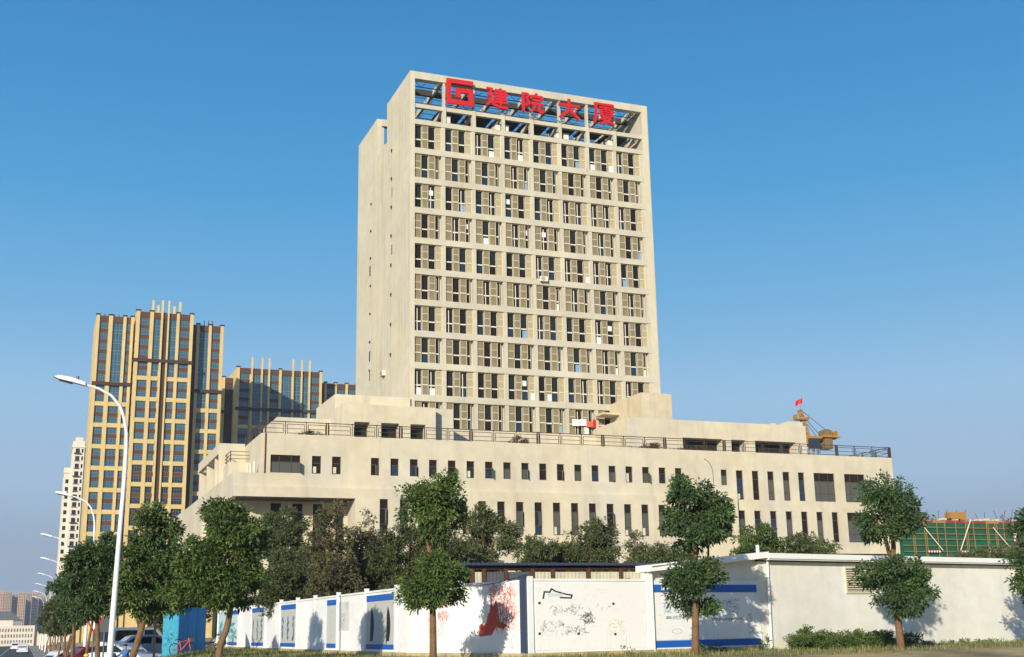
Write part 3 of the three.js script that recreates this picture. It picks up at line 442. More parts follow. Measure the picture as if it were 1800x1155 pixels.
// ------------------------------------------------------------------ trees
const leafMat = std({ roughness: 0.62, vertexColors: true, side: THREE.DoubleSide });
function crown(name, parent, rng, lobes, clumps, per, L, pal, { droop = 0.15, spread = 0.2, shell = 0.55 } = {}) {
  const vol = lobes.map((l) => l[3] * l[4] * (l[5] ?? l[3])), tot = vol.reduce((a, b) => a + b), N = clumps * per;
  const pos = new Float32Array(N * 18), col = new Float32Array(N * 18); let o = 0;
  const puffs = lobes.map((l) => { const a = [], k = Math.max(6, Math.round(9 * Math.sqrt(l[3] * l[4]) + 4)); for (let i = 0; i < k; i++) { const z = rng() * 2 - 1, t = rng() * 6.2832, q = Math.sqrt(1 - z * z), r = shell + (0.97 - shell) * rng(); a.push([q * Math.cos(t) * r, z * r, q * Math.sin(t) * r, 0.32 + rng() * 0.2, 0.8 + rng() * 0.4]); } return a; });
  const v = new THREE.Vector3(), d = new THREE.Vector3(), sd = new THREE.Vector3(), up = new THREE.Vector3(), c = new THREE.Vector3();
  const rv = (t) => { const z = rng() * 2 - 1, a = rng() * 6.2832, s = Math.sqrt(1 - z * z); return t.set(s * Math.cos(a), z, s * Math.sin(a)); };
  for (let k = 0; k < clumps; k++) {
    let q = rng() * tot, li = 0; while (q > vol[li] && li < lobes.length - 1) q -= vol[li++];
    const l = lobes[li], pf = puffs[li][Math.floor(rng() * puffs[li].length)]; rv(v); const r = pf[3] * Math.cbrt(rng()) * (rng() < 0.08 ? 1.5 : 1);
    v.set(pf[0] + v.x * r, pf[1] + v.y * r * 0.75, pf[2] + v.z * r);
    c.set(l[0] + v.x * l[3], l[1] + v.y * l[4], l[2] + v.z * (l[5] ?? l[3])); if (v.lengthSq() > 0) v.normalize();
    const tone = pf[4] * (0.8 + rng() * 0.4), pc = pal[Math.floor(rng() * rng() * pal.length)];
    for (let i = 0; i < per; i++) {
      rv(d).multiplyScalar(0.9).addScaledVector(v, 0.55); d.y -= droop; d.normalize();
      const len = L * (0.65 + rng() * 0.6), w = len * (0.38 + rng() * 0.14), off = rng() * spread;
      rv(up); sd.crossVectors(d, up).normalize(); up.crossVectors(sd, d);
      const bx = c.x + d.x * off, by = c.y + d.y * off, bz = c.z + d.z * off, f = 0.12 * len;
      const B = [bx, by, bz], T = [bx + d.x * len, by + d.y * len - 0.1 * len, bz + d.z * len];
      const m = [bx + d.x * len * 0.45, by + d.y * len * 0.45, bz + d.z * len * 0.45];
      const Lf = [m[0] + sd.x * w / 2 + up.x * f, m[1] + sd.y * w / 2 + up.y * f, m[2] + sd.z * w / 2 + up.z * f], Rt = [m[0] - sd.x * w / 2 + up.x * f, m[1] - sd.y * w / 2 + up.y * f, m[2] - sd.z * w / 2 + up.z * f];
      pos.set([...B, ...Lf, ...T, ...B, ...T, ...Rt], o);
      const t = tone * (0.8 + rng() * 0.4); for (let j = 0; j < 6; j++) col.set([pc[0] * t, pc[1] * t, pc[2] * t], o + j * 3); o += 18;
    }
  }
  const g = new THREE.BufferGeometry(); g.setAttribute('position', new THREE.BufferAttribute(pos, 3)); g.setAttribute('color', new THREE.BufferAttribute(col, 3)); g.computeVertexNormals();
  return mesh(name, g, leafMat, parent);
}
const PAL = {
  fresh: [[0.059, 0.104, 0.016], [0.045, 0.089, 0.014], [0.084, 0.129, 0.020], [0.034, 0.074, 0.014], [0.109, 0.138, 0.030]],
  deep: [[0.042, 0.084, 0.021], [0.031, 0.069, 0.019], [0.058, 0.100, 0.024], [0.028, 0.059, 0.017]],
  olive: [[0.073, 0.092, 0.026], [0.059, 0.077, 0.024], [0.099, 0.112, 0.034], [0.112, 0.099, 0.040]],
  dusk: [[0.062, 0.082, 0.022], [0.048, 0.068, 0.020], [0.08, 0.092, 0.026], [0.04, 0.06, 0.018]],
  brown: [[0.086, 0.086, 0.030], [0.103, 0.081, 0.037], [0.069, 0.075, 0.025], [0.127, 0.103, 0.046]],
  reddish: [[0.056, 0.101, 0.018], [0.047, 0.089, 0.016], [0.067, 0.095, 0.022], [0.056, 0.084, 0.018], [0.179, 0.078, 0.034]],
  rust: [[0.14, 0.055, 0.03], [0.12, 0.05, 0.03], [0.17, 0.075, 0.035]],
};
// base [x,z]; stems: list of point lists (relative to base) with radii; lobes relative to base
function tree(label, group, [x, z], seed, stems, lobes, { pal = PAL.fresh, clumps = 300, per = 16, L = 0.13, bark = M.bark, name = 'camphor_tree', y, ...opt } = {}) {
  const t = thing(name, label, 'tree', [x, y ?? groundY(x, z) + 0.1, z], 0, group), m = new MB(); for (const [pts, r0, r1] of stems) m.limb(pts.map((p, i) => i === 0 && p[1] < 0.05 ? [p[0], p[1] - 0.35, p[2]] : p), r0, r1);
  m.build('trunk', bark, t); crown('crown', t, rngOf(seed), lobes, clumps, per, L, pal, opt); return t;
}
{
  const G = 'street trees planted along the hoarding and the pavement';
  tree('two-tiered round street tree before the red-painted hoarding panels', G, [12.3, -38.7], 1,
    [[[[0.05, 0, 0], [0.04, 1.2, 0], [0, 2.2, 0.02], [-0.08, 3.4, 0], [-0.1, 4.4, 0]], 0.13, 0.07], [[[0, 2.0, 0], [0.22, 2.8, 0.05], [0.3, 3.9, 0], [0.2, 5, 0]], 0.06, 0.035], [[[-0.1, 4.2, 0], [-0.5, 5, 0.1], [-0.6, 5.5, 0.2]], 0.04, 0.015]],
    [[0.02, 2.42, 0, 1.0, 0.82], [-0.3, 2.1, 0.2, 0.65, 0.55], [0.0, 4.7, 0, 0.95, 0.9], [0.1, 5.35, 0, 0.75, 0.72], [-0.5, 5.0, 0.1, 0.55, 0.55], [0.55, 4.6, -0.1, 0.5, 0.6]], { pal: PAL.fresh, clumps: 1200, per: 15 });
  tree('dense two-tiered street tree before the blue-banded poster wall', G, [21.25, -37.3], 2,
    [[[[-0.1, 0, 0], [-0.02, 1, 0], [0.05, 2.2, 0.02], [0.12, 3.4, 0], [0.15, 4.6, 0]], 0.14, 0.07], [[[0.05, 1.95, 0], [0.45, 2.5, 0], [0.62, 3.2, 0], [0.66, 4.4, 0]], 0.05, 0.03]],
    [[0.05, 2.2, 0, 1.05, 0.8], [0.1, 2.6, 0, 0.75, 0.6], [0.35, 4.15, 0, 1.3, 0.65], [0.1, 4.7, 0, 1.05, 0.7], [-0.15, 5.25, 0, 0.85, 0.6], [-0.1, 5.55, 0, 0.6, 0.45], [0.95, 4.4, 0.1, 0.6, 0.45]], { pal: PAL.deep, clumps: 1250, per: 17, droop: 0.45, L: 0.15 });
  tree('street tree with a leaning reddish upper stem before the first wall louver', G, [29.35, -36.9], 3,
    [[[[0.02, -0.1, 0], [-0.05, 1, 0], [-0.12, 2.0, 0], [-0.05, 3.0, 0], [0.08, 3.7, 0], [-0.1, 4.6, 0]], 0.15, 0.075], [[[-0.15, 3.2, 0], [-0.45, 4.0, 0.1], [-0.75, 4.6, 0.1]], 0.06, 0.03], [[[-0.05, 3.1, 0], [-0.15, 4.0, -0.1], [-0.2, 4.8, 0]], 0.04, 0.02]],
    [[0, 2.3, 0, 1.3, 0.85], [0.15, 1.75, 0.1, 0.9, 0.55], [0.55, 2.4, 0, 0.7, 0.6], [0.12, 4.75, 0, 1.15, 1.05], [-0.15, 5.5, 0, 0.75, 0.7], [-0.9, 4.35, 0.1, 0.6, 0.45], [0.6, 5.0, 0, 0.7, 0.8]], { pal: PAL.deep, clumps: 1200, per: 15, L: 0.15 });
  tree('street tree half cut off by the right edge of the photograph', G, [37.6, -38.2], 4,
    [[[[0, -0.1, 0], [0, 1.5, 0], [0.1, 3, 0], [0.05, 4.5, 0]], 0.14, 0.06]], [[-0.05, 2.3, 0, 1.15, 0.9], [0.3, 3.4, 0, 1.05, 0.8], [0.1, 4.7, 0, 1.0, 0.9]], { pal: PAL.deep, clumps: 800, per: 15, L: 0.15 });
  tree('broad street tree with a side branch before the poster hoarding', G, [6.45, -44], 5,
    [[[[-0.15, 0, 0], [-0.1, 0.9, 0], [0.1, 1.5, 0], [0.22, 2.4, 0], [0.2, 3.6, 0], [0, 4.8, 0]], 0.14, 0.06], [[[0.2, 2.6, 0], [-0.4, 3.6, 0.1], [-1.1, 4.4, 0.1]], 0.05, 0.02], [[[0.2, 2.8, 0], [0.7, 3.7, 0], [0.9, 4.4, 0]], 0.05, 0.02]],
    [[0.1, 4.9, 0, 1.15, 0.95], [-0.3, 5.15, 0.1, 0.8, 0.6], [0.55, 4.6, 0, 0.85, 0.75], [0, 3.7, 0, 1.3, 0.95], [-0.45, 2.9, 0.1, 0.95, 0.75], [0.45, 3.1, 0, 0.85, 0.75], [-1.35, 4.15, 0.1, 0.5, 0.4], [-1.5, 3.6, 0.1, 0.4, 0.25], [-1.2, 2.6, 0, 0.6, 0.6]], { pal: PAL.fresh, clumps: 2300, per: 15, L: 0.15 });
  tree('tall street tree with a few red leaves just right of the nearest lamp post', G, [4.5, -52], 6,
    [[[[-0.65, 0, 0], [-0.45, 1, 0], [-0.12, 2.3, 0], [0, 3.4, 0], [0, 5, 0]], 0.17, 0.08]],
    [[0.15, 6.1, 0, 0.95, 0.95], [-0.3, 5.2, 0, 0.9, 0.9], [0.45, 5.0, 0, 0.9, 0.9], [-0.1, 4.1, 0, 1.2, 0.8], [0.3, 3.5, 0, 1.0, 0.7], [-0.45, 3.3, 0, 0.8, 0.6]], { pal: PAL.reddish, clumps: 2100, per: 15, L: 0.17 });
  tree('street tree behind the nearest lamp post with paired bare stems', G, [3.0, -60], 7,
    [[[[0.2, 0, 0], [0.2, 1.4, 0], [0.1, 3, 0], [0, 5, 0]], 0.15, 0.07], [[[-0.35, 0, 0], [-0.3, 1.5, 0], [-0.1, 3.2, 0]], 0.1, 0.05]],
    [[0.15, 6.4, 0, 0.9, 0.8], [-0.3, 5.5, 0, 1.0, 0.8], [0.4, 5.2, 0, 0.95, 0.9], [-0.4, 4.7, 0, 0.9, 0.7], [0.3, 4.2, 0, 0.95, 0.7], [-0.2, 3.7, 0, 0.8, 0.5]], { pal: PAL.deep, clumps: 1700, per: 14, L: 0.18 });
  const kinds = ['fourth street tree beyond the nearest lamp post, with thin crossing stems', 'street tree beside the second lamp post', 'dark street tree in shade beside the third lamp post', 'dark street tree beyond the third lamp post', 'dark street tree far along the pavement', 'farthest dark street tree along the pavement'];
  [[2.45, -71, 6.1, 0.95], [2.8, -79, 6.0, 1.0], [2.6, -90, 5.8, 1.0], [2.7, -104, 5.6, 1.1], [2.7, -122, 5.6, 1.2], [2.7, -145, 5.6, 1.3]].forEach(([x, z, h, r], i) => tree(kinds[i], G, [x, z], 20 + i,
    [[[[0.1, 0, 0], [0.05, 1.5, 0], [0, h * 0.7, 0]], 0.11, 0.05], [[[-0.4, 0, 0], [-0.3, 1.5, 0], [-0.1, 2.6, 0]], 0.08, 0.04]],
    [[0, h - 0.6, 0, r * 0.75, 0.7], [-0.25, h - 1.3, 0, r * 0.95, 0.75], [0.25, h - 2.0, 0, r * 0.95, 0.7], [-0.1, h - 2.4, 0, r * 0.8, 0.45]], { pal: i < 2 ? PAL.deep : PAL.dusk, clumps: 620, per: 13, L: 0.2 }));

  const H = 'trees between the hoarding and the office building';
  const bg = [
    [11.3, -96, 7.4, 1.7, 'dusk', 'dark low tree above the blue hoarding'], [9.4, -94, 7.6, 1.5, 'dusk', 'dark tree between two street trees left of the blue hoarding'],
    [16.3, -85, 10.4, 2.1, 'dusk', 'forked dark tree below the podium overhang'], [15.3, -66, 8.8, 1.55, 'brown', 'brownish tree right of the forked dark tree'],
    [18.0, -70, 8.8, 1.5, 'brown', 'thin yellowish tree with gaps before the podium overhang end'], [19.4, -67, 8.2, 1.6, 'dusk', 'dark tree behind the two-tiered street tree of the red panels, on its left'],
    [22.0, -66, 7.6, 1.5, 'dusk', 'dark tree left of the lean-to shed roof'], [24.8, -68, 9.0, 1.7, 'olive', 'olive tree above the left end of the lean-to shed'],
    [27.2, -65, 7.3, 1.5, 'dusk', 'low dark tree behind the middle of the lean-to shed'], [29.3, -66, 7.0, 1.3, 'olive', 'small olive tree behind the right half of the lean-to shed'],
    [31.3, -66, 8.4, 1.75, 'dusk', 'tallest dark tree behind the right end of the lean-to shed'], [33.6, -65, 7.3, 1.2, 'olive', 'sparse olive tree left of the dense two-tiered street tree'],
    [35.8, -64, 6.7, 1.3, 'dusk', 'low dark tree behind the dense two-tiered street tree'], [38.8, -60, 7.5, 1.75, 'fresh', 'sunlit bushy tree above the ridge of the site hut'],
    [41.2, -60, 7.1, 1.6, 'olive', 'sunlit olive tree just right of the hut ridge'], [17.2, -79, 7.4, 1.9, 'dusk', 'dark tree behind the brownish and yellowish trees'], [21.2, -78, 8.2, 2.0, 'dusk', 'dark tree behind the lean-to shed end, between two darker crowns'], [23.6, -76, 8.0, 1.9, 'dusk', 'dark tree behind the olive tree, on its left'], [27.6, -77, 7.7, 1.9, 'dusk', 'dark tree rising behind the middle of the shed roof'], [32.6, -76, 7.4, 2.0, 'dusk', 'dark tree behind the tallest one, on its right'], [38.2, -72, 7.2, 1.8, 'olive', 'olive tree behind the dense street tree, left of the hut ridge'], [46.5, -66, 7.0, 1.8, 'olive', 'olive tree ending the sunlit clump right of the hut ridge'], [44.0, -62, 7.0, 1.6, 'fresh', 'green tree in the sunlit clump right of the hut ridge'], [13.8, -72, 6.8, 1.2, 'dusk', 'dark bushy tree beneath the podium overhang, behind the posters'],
  ];
  bg.forEach(([x, z, top, r, pal, label], i) => {
    const rr = rngOf(400 + i), h = top - 1.1, lob = [[0, h - 0.75, 0, r * 0.62, 0.75]]; for (let k = 0; k < 8; k++) lob.push([(rr() - 0.5) * r * 1.3, h - 1.2 - k * (h - 3.3) / 8 - rr() * 0.4, (rr() - 0.5) * r, r * (0.55 + rr() * 0.3), 0.6 + rr() * 0.4]);
    const st = [[[[0, 0, 0], [0.05, 1.5, 0], [0, h * 0.75, 0]], 0.13, 0.05]]; for (let k = 0; k < 4; k++) { const a = (rr() - 0.5) * 2.6; st.push([[[0, 0.9 + rr(), 0], [a * 0.4, 2.2 + rr(), (rr() - 0.5)], [a * 0.55, h * 0.8, (rr() - 0.5)]], 0.07, 0.02]); }
    tree(label, H, [x, z], 500 + i, st, lob, { pal: PAL[pal], clumps: Math.round((pal === 'brown' ? 800 : 1450) * r / 1.5), per: 14, L: 0.17, bark: M.barkDark, name: 'background_tree', y: 1.1 });
  });
  const shrubG = 'tall shrubs behind the site hut roof';
  [[57, -62, 6.3, 1.9], [60.5, -62, 6.9, 2.0], [63.8, -62, 6.7, 2.0], [67, -62, 6.3, 1.9], [54.2, -61, 6.0, 1.4]].forEach(([x, z, t, r], i) => tree(['tall brown-green shrub over the hut roof, second from the left below the netting', 'tallest shrub over the hut roof, in the middle below the netting', 'tall olive shrub over the hut roof, fourth from the left below the netting', 'tall olive shrub over the hut roof, nearest the right edge', 'low tall-stemmed shrub over the hut roof, nearest the leaning street tree'][i], shrubG, [x, z], 600 + i, [[[[0, 0, 0], [0, 2, 0], [0.1, t - 2, 0]], 0.1, 0.03]], [[0, t - 1.7, 0, r, 0.7], [-0.8, t - 2.2, 0, r * 0.8, 0.9], [0.9, t - 2.1, 0, r * 0.7, 0.9], [0, t - 3, 0, r, 0.9]], { pal: i % 2 ? PAL.brown : PAL.olive, clumps: 600, per: 13, L: 0.2, bark: M.barkDark, name: 'tall_shrub', y: 1.1 }));
  // planting on the podium terrace
  const T = (n, l, x, z, y, lobes, pal, cl) => { const t = thing(n, l, 'shrub', [x, y, z]); new MB().limb([[0, 0, 0], [0.03, 0.5, 0], [0, 1, 0]], 0.06, 0.03, 5).build('stem', M.barkDark, t); crown('foliage', t, rngOf(x * 10 | 0), lobes, cl, 12, 0.16, pal); };
  T('terrace_shrub', 'rounded green shrub behind the terrace railing at the left end', 24.2, -115, 18.9, [[0, 1.1, 0, 1.2, 0.75]], PAL.dusk, 180);
  T('terrace_shrub', 'rust brown shrub behind the terrace railing below the tower', 45.9, -115, 18.9, [[0, 1.3, 0, 0.95, 0.9], [-1.4, 0.9, 0, 0.9, 0.6]], PAL.rust, 190);
  T('terrace_shrub', 'rust brown shrub behind the terrace railing left of the wide dark opening', 61.4, -115, 18.9, [[0, 1.2, 0, 1.2, 0.85], [-2.0, 1.1, 0, 0.9, 0.6]], PAL.rust, 190);
  T('terrace_shrub', 'small low rust brown shrub between two railing posts', 64.2, -114.6, 18.9, [[0, 1.0, 0, 0.9, 0.55]], PAL.rust, 110);
  T('terrace_shrub', 'dull red shrub in front of the wide dark opening of the right block', 66.4, -114.8, 18.9, [[0, 1.2, 0, 0.8, 0.8]], PAL.rust, 110);
}

// ------------------------------------------------------------------ hoarding, shed and hut
function splat(c, rng, x, y, w, h, n, col, len = 14) { c.strokeStyle = c.fillStyle = col; for (let i = 0; i < n; i++) { c.lineWidth = 0.6 + rng() * 3; c.globalAlpha = 0.25 + rng() * 0.6; const a = x + rng() * w, b = y + rng() * h; c.beginPath(); c.moveTo(a, b); c.bezierCurveTo(a + (rng() - 0.5) * len, b + (rng() - 0.5) * len, a + (rng() - 0.5) * len, b + (rng() - 0.3) * len, a + (rng() - 0.5) * len * 1.5, b + (rng() - 0.4) * len * 1.5); c.stroke(); } c.globalAlpha = 1; }
function grime(c, rng, w, h) { for (let i = 0; i < 260; i++) { c.globalAlpha = 0.02 + rng() * 0.05; c.fillStyle = rng() < 0.5 ? '#8a8578' : '#c9b98f'; const s = 2 + rng() * 26; c.fillRect(rng() * w, rng() * h, s * (0.3 + rng()), 1 + rng() * s * 0.8); } for (let i = 0; i < 40; i++) { c.globalAlpha = 0.05; c.fillStyle = '#6d6a60'; c.fillRect(rng() * w, h * (0.7 + rng() * 0.3), 1 + rng() * 3, h * 0.3); } c.globalAlpha = 1; }
function poster(kind, seed) {
  return std({ roughness: 0.55, map: canvasTex(512, 320, (c, w, h) => {
    const r = rngOf(seed); c.fillStyle = '#e5e6e5'; c.fillRect(0, 0, w, h);
    if (kind === 'sea') { c.fillStyle = '#b9cfd6'; c.fillRect(0, 0, w, h); for (let i = 0; i < 26; i++) { c.fillStyle = ['#2e7f92', '#5ea9b4', '#dfeaea', '#3b8f7c', '#9cc3cc', '#1d5f7c'][i % 6]; c.globalAlpha = 0.55; c.beginPath(); c.ellipse(r() * w, h * (0.35 + r() * 0.6), 40 + r() * 120, 8 + r() * 22, r() - 0.5, 0, 7); c.fill(); } c.globalAlpha = 1; }
    if (kind === 'figures') { c.fillStyle = '#b9bdb8'; c.fillRect(0, 0, w, h); for (const x of [0.1, 0.45, 0.8]) { c.fillStyle = '#20455e'; for (let k = 0; k < 14; k++) { c.globalAlpha = 0.7; c.beginPath(); c.ellipse(w * x + r() * 46, h * (0.25 + 0.05 * k), 8 + r() * 20, 8 + r() * 14, r() * 3, 0, 7); c.fill(); } } splat(c, r, w * 0.3, h * 0.5, w * 0.4, h * 0.4, 60, '#2f6f8c', 20); c.globalAlpha = 1; }
    if (kind === 'pair') { c.fillStyle = '#bcbdb8'; c.fillRect(0, 0, w, h); for (const x of [0.2, 0.8]) { c.fillStyle = '#10151a'; c.beginPath(); c.moveTo(w * x, h * 0.12); c.bezierCurveTo(w * (x + 0.13), h * 0.4, w * (x + 0.1), h * 0.7, w * (x + 0.05), h * 0.94); c.lineTo(w * (x - 0.06), h * 0.94); c.bezierCurveTo(w * (x - 0.02), h * 0.6, w * (x - 0.07), h * 0.4, w * x, h * 0.12); c.fill(); splat(c, r, w * (x - 0.08), h * 0.3, w * 0.14, h * 0.6, 30, '#3f5c66', 16); } splat(c, r, w * 0.35, h * 0.3, w * 0.35, h * 0.4, 60, '#8f9a9c', 12); }
    if (kind === 'ink') { c.fillStyle = '#c2c5c0'; c.fillRect(0, 0, w, h); splat(c, r, w * 0.3, h * 0.1, w * 0.3, h * 0.75, 110, '#2b4a4a', 14); }
    if (kind === 'notes') { splat(c, r, w * 0.08, h * 0.18, w * 0.26, h * 0.26, 150, '#2d6ea0', 16); splat(c, r, w * 0.1, h * 0.5, w * 0.32, h * 0.07, 300, '#4a4d50', 5); splat(c, r, w * 0.58, h * 0.14, w * 0.26, h * 0.34, 200, '#5c7088', 18); splat(c, r, w * 0.55, h * 0.55, w * 0.32, h * 0.06, 300, '#55585b', 5); splat(c, r, w * 0.92, h * 0.45, w * 0.05, h * 0.45, 130, '#5a5d66', 8); splat(c, r, w * 0.42, h * 0.2, w * 0.06, h * 0.06, 40, '#2a2d30', 10); c.strokeStyle = '#8a949c'; c.lineWidth = 2; c.beginPath(); c.ellipse(w * 0.2, h * 0.82, 24, 16, 0, 0, 7); c.stroke(); }
    if (kind === 'faded') { splat(c, r, w * 0.02, h * 0.1, w * 0.94, h * 0.2, 900, '#c0554c', 20); splat(c, r, w * 0.3, h * 0.45, w * 0.4, h * 0.35, 260, '#d99a92', 26); splat(c, r, w * 0.55, h * 0.38, w * 0.25, h * 0.14, 160, '#bb4a40', 18); }
    if (kind === 'red') {
      c.fillStyle = '#b4402e'; c.globalAlpha = 0.95; c.beginPath(); c.moveTo(w * 0.3, h * 0.62); c.lineTo(w * 0.34, h * 0.585); c.lineTo(w * 0.38, h * 0.62); c.lineTo(w * 0.43, h * 0.58); c.lineTo(w * 0.46, h * 0.46); c.lineTo(w * 0.5, h * 0.42); c.lineTo(w * 0.51, h * 0.3); c.lineTo(w * 0.56, h * 0.34); c.lineTo(w * 0.6, h * 0.24); c.lineTo(w * 0.64, h * 0.36); c.lineTo(w * 0.66, h * 0.56); c.lineTo(w * 0.8, h * 0.62); c.lineTo(w * 0.72, h * 0.68); c.lineTo(w * 0.6, h * 0.64); c.lineTo(w * 0.52, h * 0.76); c.lineTo(w * 0.3, h * 0.78); c.fill();
      splat(c, r, w * 0.48, h * 0.02, w * 0.46, h * 0.66, 520, '#b6402e', 44); splat(c, r, w * 0.62, h * 0.1, w * 0.2, h * 0.55, 90, '#2a2420', 26); splat(c, r, w * 0.62, h * 0.42, w * 0.3, h * 0.14, 60, '#e9e6e0', 20); splat(c, r, w * 0.66, h * 0.46, w * 0.24, h * 0.1, 40, '#1b1b1b', 16); splat(c, r, w * 0.85, h * 0.6, w * 0.1, h * 0.35, 14, '#b6402e', 34); }
    if (kind === 'torn') { // a torn poster with an ink landscape left on the wall
      c.lineJoin = 'round'; c.strokeStyle = '#23282c'; c.lineWidth = 7; c.beginPath(); c.moveTo(36, 78); c.lineTo(42, 44); c.lineTo(66, 46); c.lineTo(74, 30); c.lineTo(92, 42); c.lineTo(140, 56); c.lineTo(166, 60); c.lineTo(162, 74); c.lineTo(110, 72); c.stroke(); c.fillStyle = '#c9d2d8'; c.fillRect(56, 52, 70, 16);
      splat(c, r, 75, 108, 120, 40, 34, '#4d5254', 22); splat(c, r, 205, 142, 60, 50, 50, '#33383a', 30); splat(c, r, 15, 180, 110, 60, 46, '#8d918c', 26); splat(c, r, 110, 205, 120, 40, 44, '#5f6462', 26); splat(c, r, 330, 180, 80, 70, 40, '#c9bf9c', 20); splat(c, r, 180, 100, 160, 30, 14, '#6a6d6a', 16); c.fillStyle = '#26211e'; for (const [x, y] of [[14, 92], [352, 98], [12, 236], [186, 240], [356, 246]]) c.fillRect(x, y, 11, 11); }
    if (kind === 'script') { c.fillStyle = '#cfd0cc'; c.fillRect(0, 0, w, h); splat(c, r, w * 0.15, h * 0.38, w * 0.45, h * 0.55, 120, '#15171a', 34); splat(c, r, w * 0.6, h * 0.05, w * 0.3, h * 0.2, 60, '#2a2d31', 22); }
    grime(c, r, w, h);
  }) });
}
function sheet(name, mat, parent, x0, x1, y0, y1, z) { // a thin printed board, uv over its face
  const g = new THREE.BoxGeometry(x1 - x0, y1 - y0, 0.012).translate((x0 + x1) / 2, (y0 + y1) / 2, z); return mesh(name, g, mat, parent);
}
function run(ax, az, bx, bz) { return [[ax, 1.15, az], Math.atan2(-(bz - az), bx - ax), Math.hypot(bx - ax, bz - az)]; }
{
  const [p, turn, len] = run(12.85, -90.5, 14.1, -47.2);
  const h = thing('site_hoarding', 'long white hoarding hung with posters running away beside the street', 'hoarding', p, turn);
  const ss = [0, 3.7, 8, 12, 16.2, 20.2, 24.2, 28, 32.5, 37.2, 41.6, len];
  for (let i = 0; i < ss.length; i++) { new MB().box(ss[i] - 0.1, ss[i] + 0.1, 0, 2.6, -0.1, 0.06).box(ss[i] - 0.11, ss[i] + 0.11, 2.6, 2.66, -0.11, 0.07).build('post', M.hoard, h); if (i) { new MB().box(ss[i - 1] + 0.1, ss[i] - 0.1, 0, 2.45, -0.04, 0.02).build('panel', M.hoard, h); new MB().box(ss[i - 1] + 0.1, ss[i] - 0.1, 2.45, 2.53, -0.08, 0.06).build('top_rail', M.hoard, h); } }
  new MB().box(0, len, -0.5, 0, -0.2, 0.14).build('footing', M.footing, h);
  const bands = (a, b) => { new MB().box(a, b, 2.08, 2.34, 0.02, 0.046).build('blue_band', M.blue, h); new MB().box(a, b, 0.1, 0.3, 0.02, 0.046).build('blue_band', M.blue, h); };
  bands(4, 7.4); sheet('poster', poster('sea', 11), h, 4, 7.4, 0.32, 2.06, 0.03); sheet('poster', poster('sea', 12), h, 0.3, 3.5, 0.1, 2.3, 0.03);
  bands(12.2, 15.7); sheet('poster', poster('figures', 13), h, 12.2, 15.7, 0.32, 2.06, 0.03);
  bands(20.4, 24.0); sheet('poster', poster('figures', 14), h, 20.4, 24.0, 0.32, 2.06, 0.03);
  bands(30.6, 32.3); sheet('poster', poster('ink', 15), h, 30.6, 32.3, 0.32, 2.06, 0.03);
  sheet('poster', poster('script', 16), h, 32.8, 34.6, 0.9, 2.2, 0.03);
  bands(37.4, 41.3); sheet('poster', poster('pair', 17), h, 37.4, 41.3, 0.32, 2.06, 0.03);
}
{
  const [p, turn, len] = run(14.1, -47.2, 16.28, -40.42);
  const h = thing('site_hoarding', 'white hoarding panels streaked with red paint between the posters and the corner post', 'hoarding', p, turn);
  for (const s of [0.2, 3.31, len - 0.1]) new MB().box(s - 0.12, s + 0.12, 0, 2.58, -0.12, 0.08).box(s - 0.15, s + 0.15, 2.58, 2.68, -0.14, 0.1).build('post', s > 6 ? M.roofBlue : M.hoard, h);
  new MB().box(0.32, 3.19, 0, 2.5, -0.04, 0.02).build('panel', M.hoard, h); new MB().box(3.43, len - 0.22, 0, 2.5, -0.04, 0.02).build('panel', M.hoard, h);
  sheet('paint_streaks', poster('faded', 21), h, 0.4, 3.15, 0.1, 2.4, 0.03); sheet('paint_streaks', poster('red', 22), h, 3.5, len - 0.3, 0.05, 2.45, 0.03);
  new MB().box(0, len, -0.5, 0, -0.2, 0.14).build('footing', M.footing, h);
  new MB().limb([[0.2, 2.5, 0.12], [1.8, 2.3, 0.14], [3.3, 2.45, 0.12], [5, 2.4, 0.14], [7, 2.6, 0.1]], 0.015, 0.015, 5).build('cable', M.black, h);
}
{
  const [p, turn, len] = run(16.34, -40.4, 26.89, -42.13);
  const h = thing('site_hoarding', 'white hoarding with torn ink pictures and a blue-banded poster facing the camera', 'hoarding', p, turn);
  for (const s of [0.1, 5.28]) new MB().box(s - 0.1, s + 0.1, 0, 2.62, -0.12, 0.08).build('post', M.hoard, h);
  new MB().box(0.2, 5.18, 0, 2.46, -0.04, 0.02).build('panel', M.hoard, h); new MB().box(0.2, 5.18, 2.46, 2.54, -0.08, 0.05).build('top_rail', M.hoard, h);
  new MB().box(5.38, len, 0, 2.5, -0.04, 0.02).build('panel', M.hoard, h);
  sheet('torn_poster', poster('torn', 31), h, 0.3, 5.1, 0.08, 2.4, 0.03); sheet('poster', poster('notes', 32), h, 5.55, 10.4, 0.32, 2.05, 0.03);
  new MB().box(5.5, 10.55, 2.06, 2.34, 0.02, 0.046).build('blue_band', M.blue, h); new MB().box(5.5, 10.6, 0.06, 0.3, 0.02, 0.046).build('blue_band', M.blue, h);
  new MB().box(5.86, 6.0, 2.14, 2.26, 0.046, 0.055).box(6.04, 6.7, 2.17, 2.22, 0.046, 0.055).build('white_mark', M.white, h);
  new MB().box(0, len, -0.5, 0, -0.2, 0.14).build('footing', M.footing, h);
}
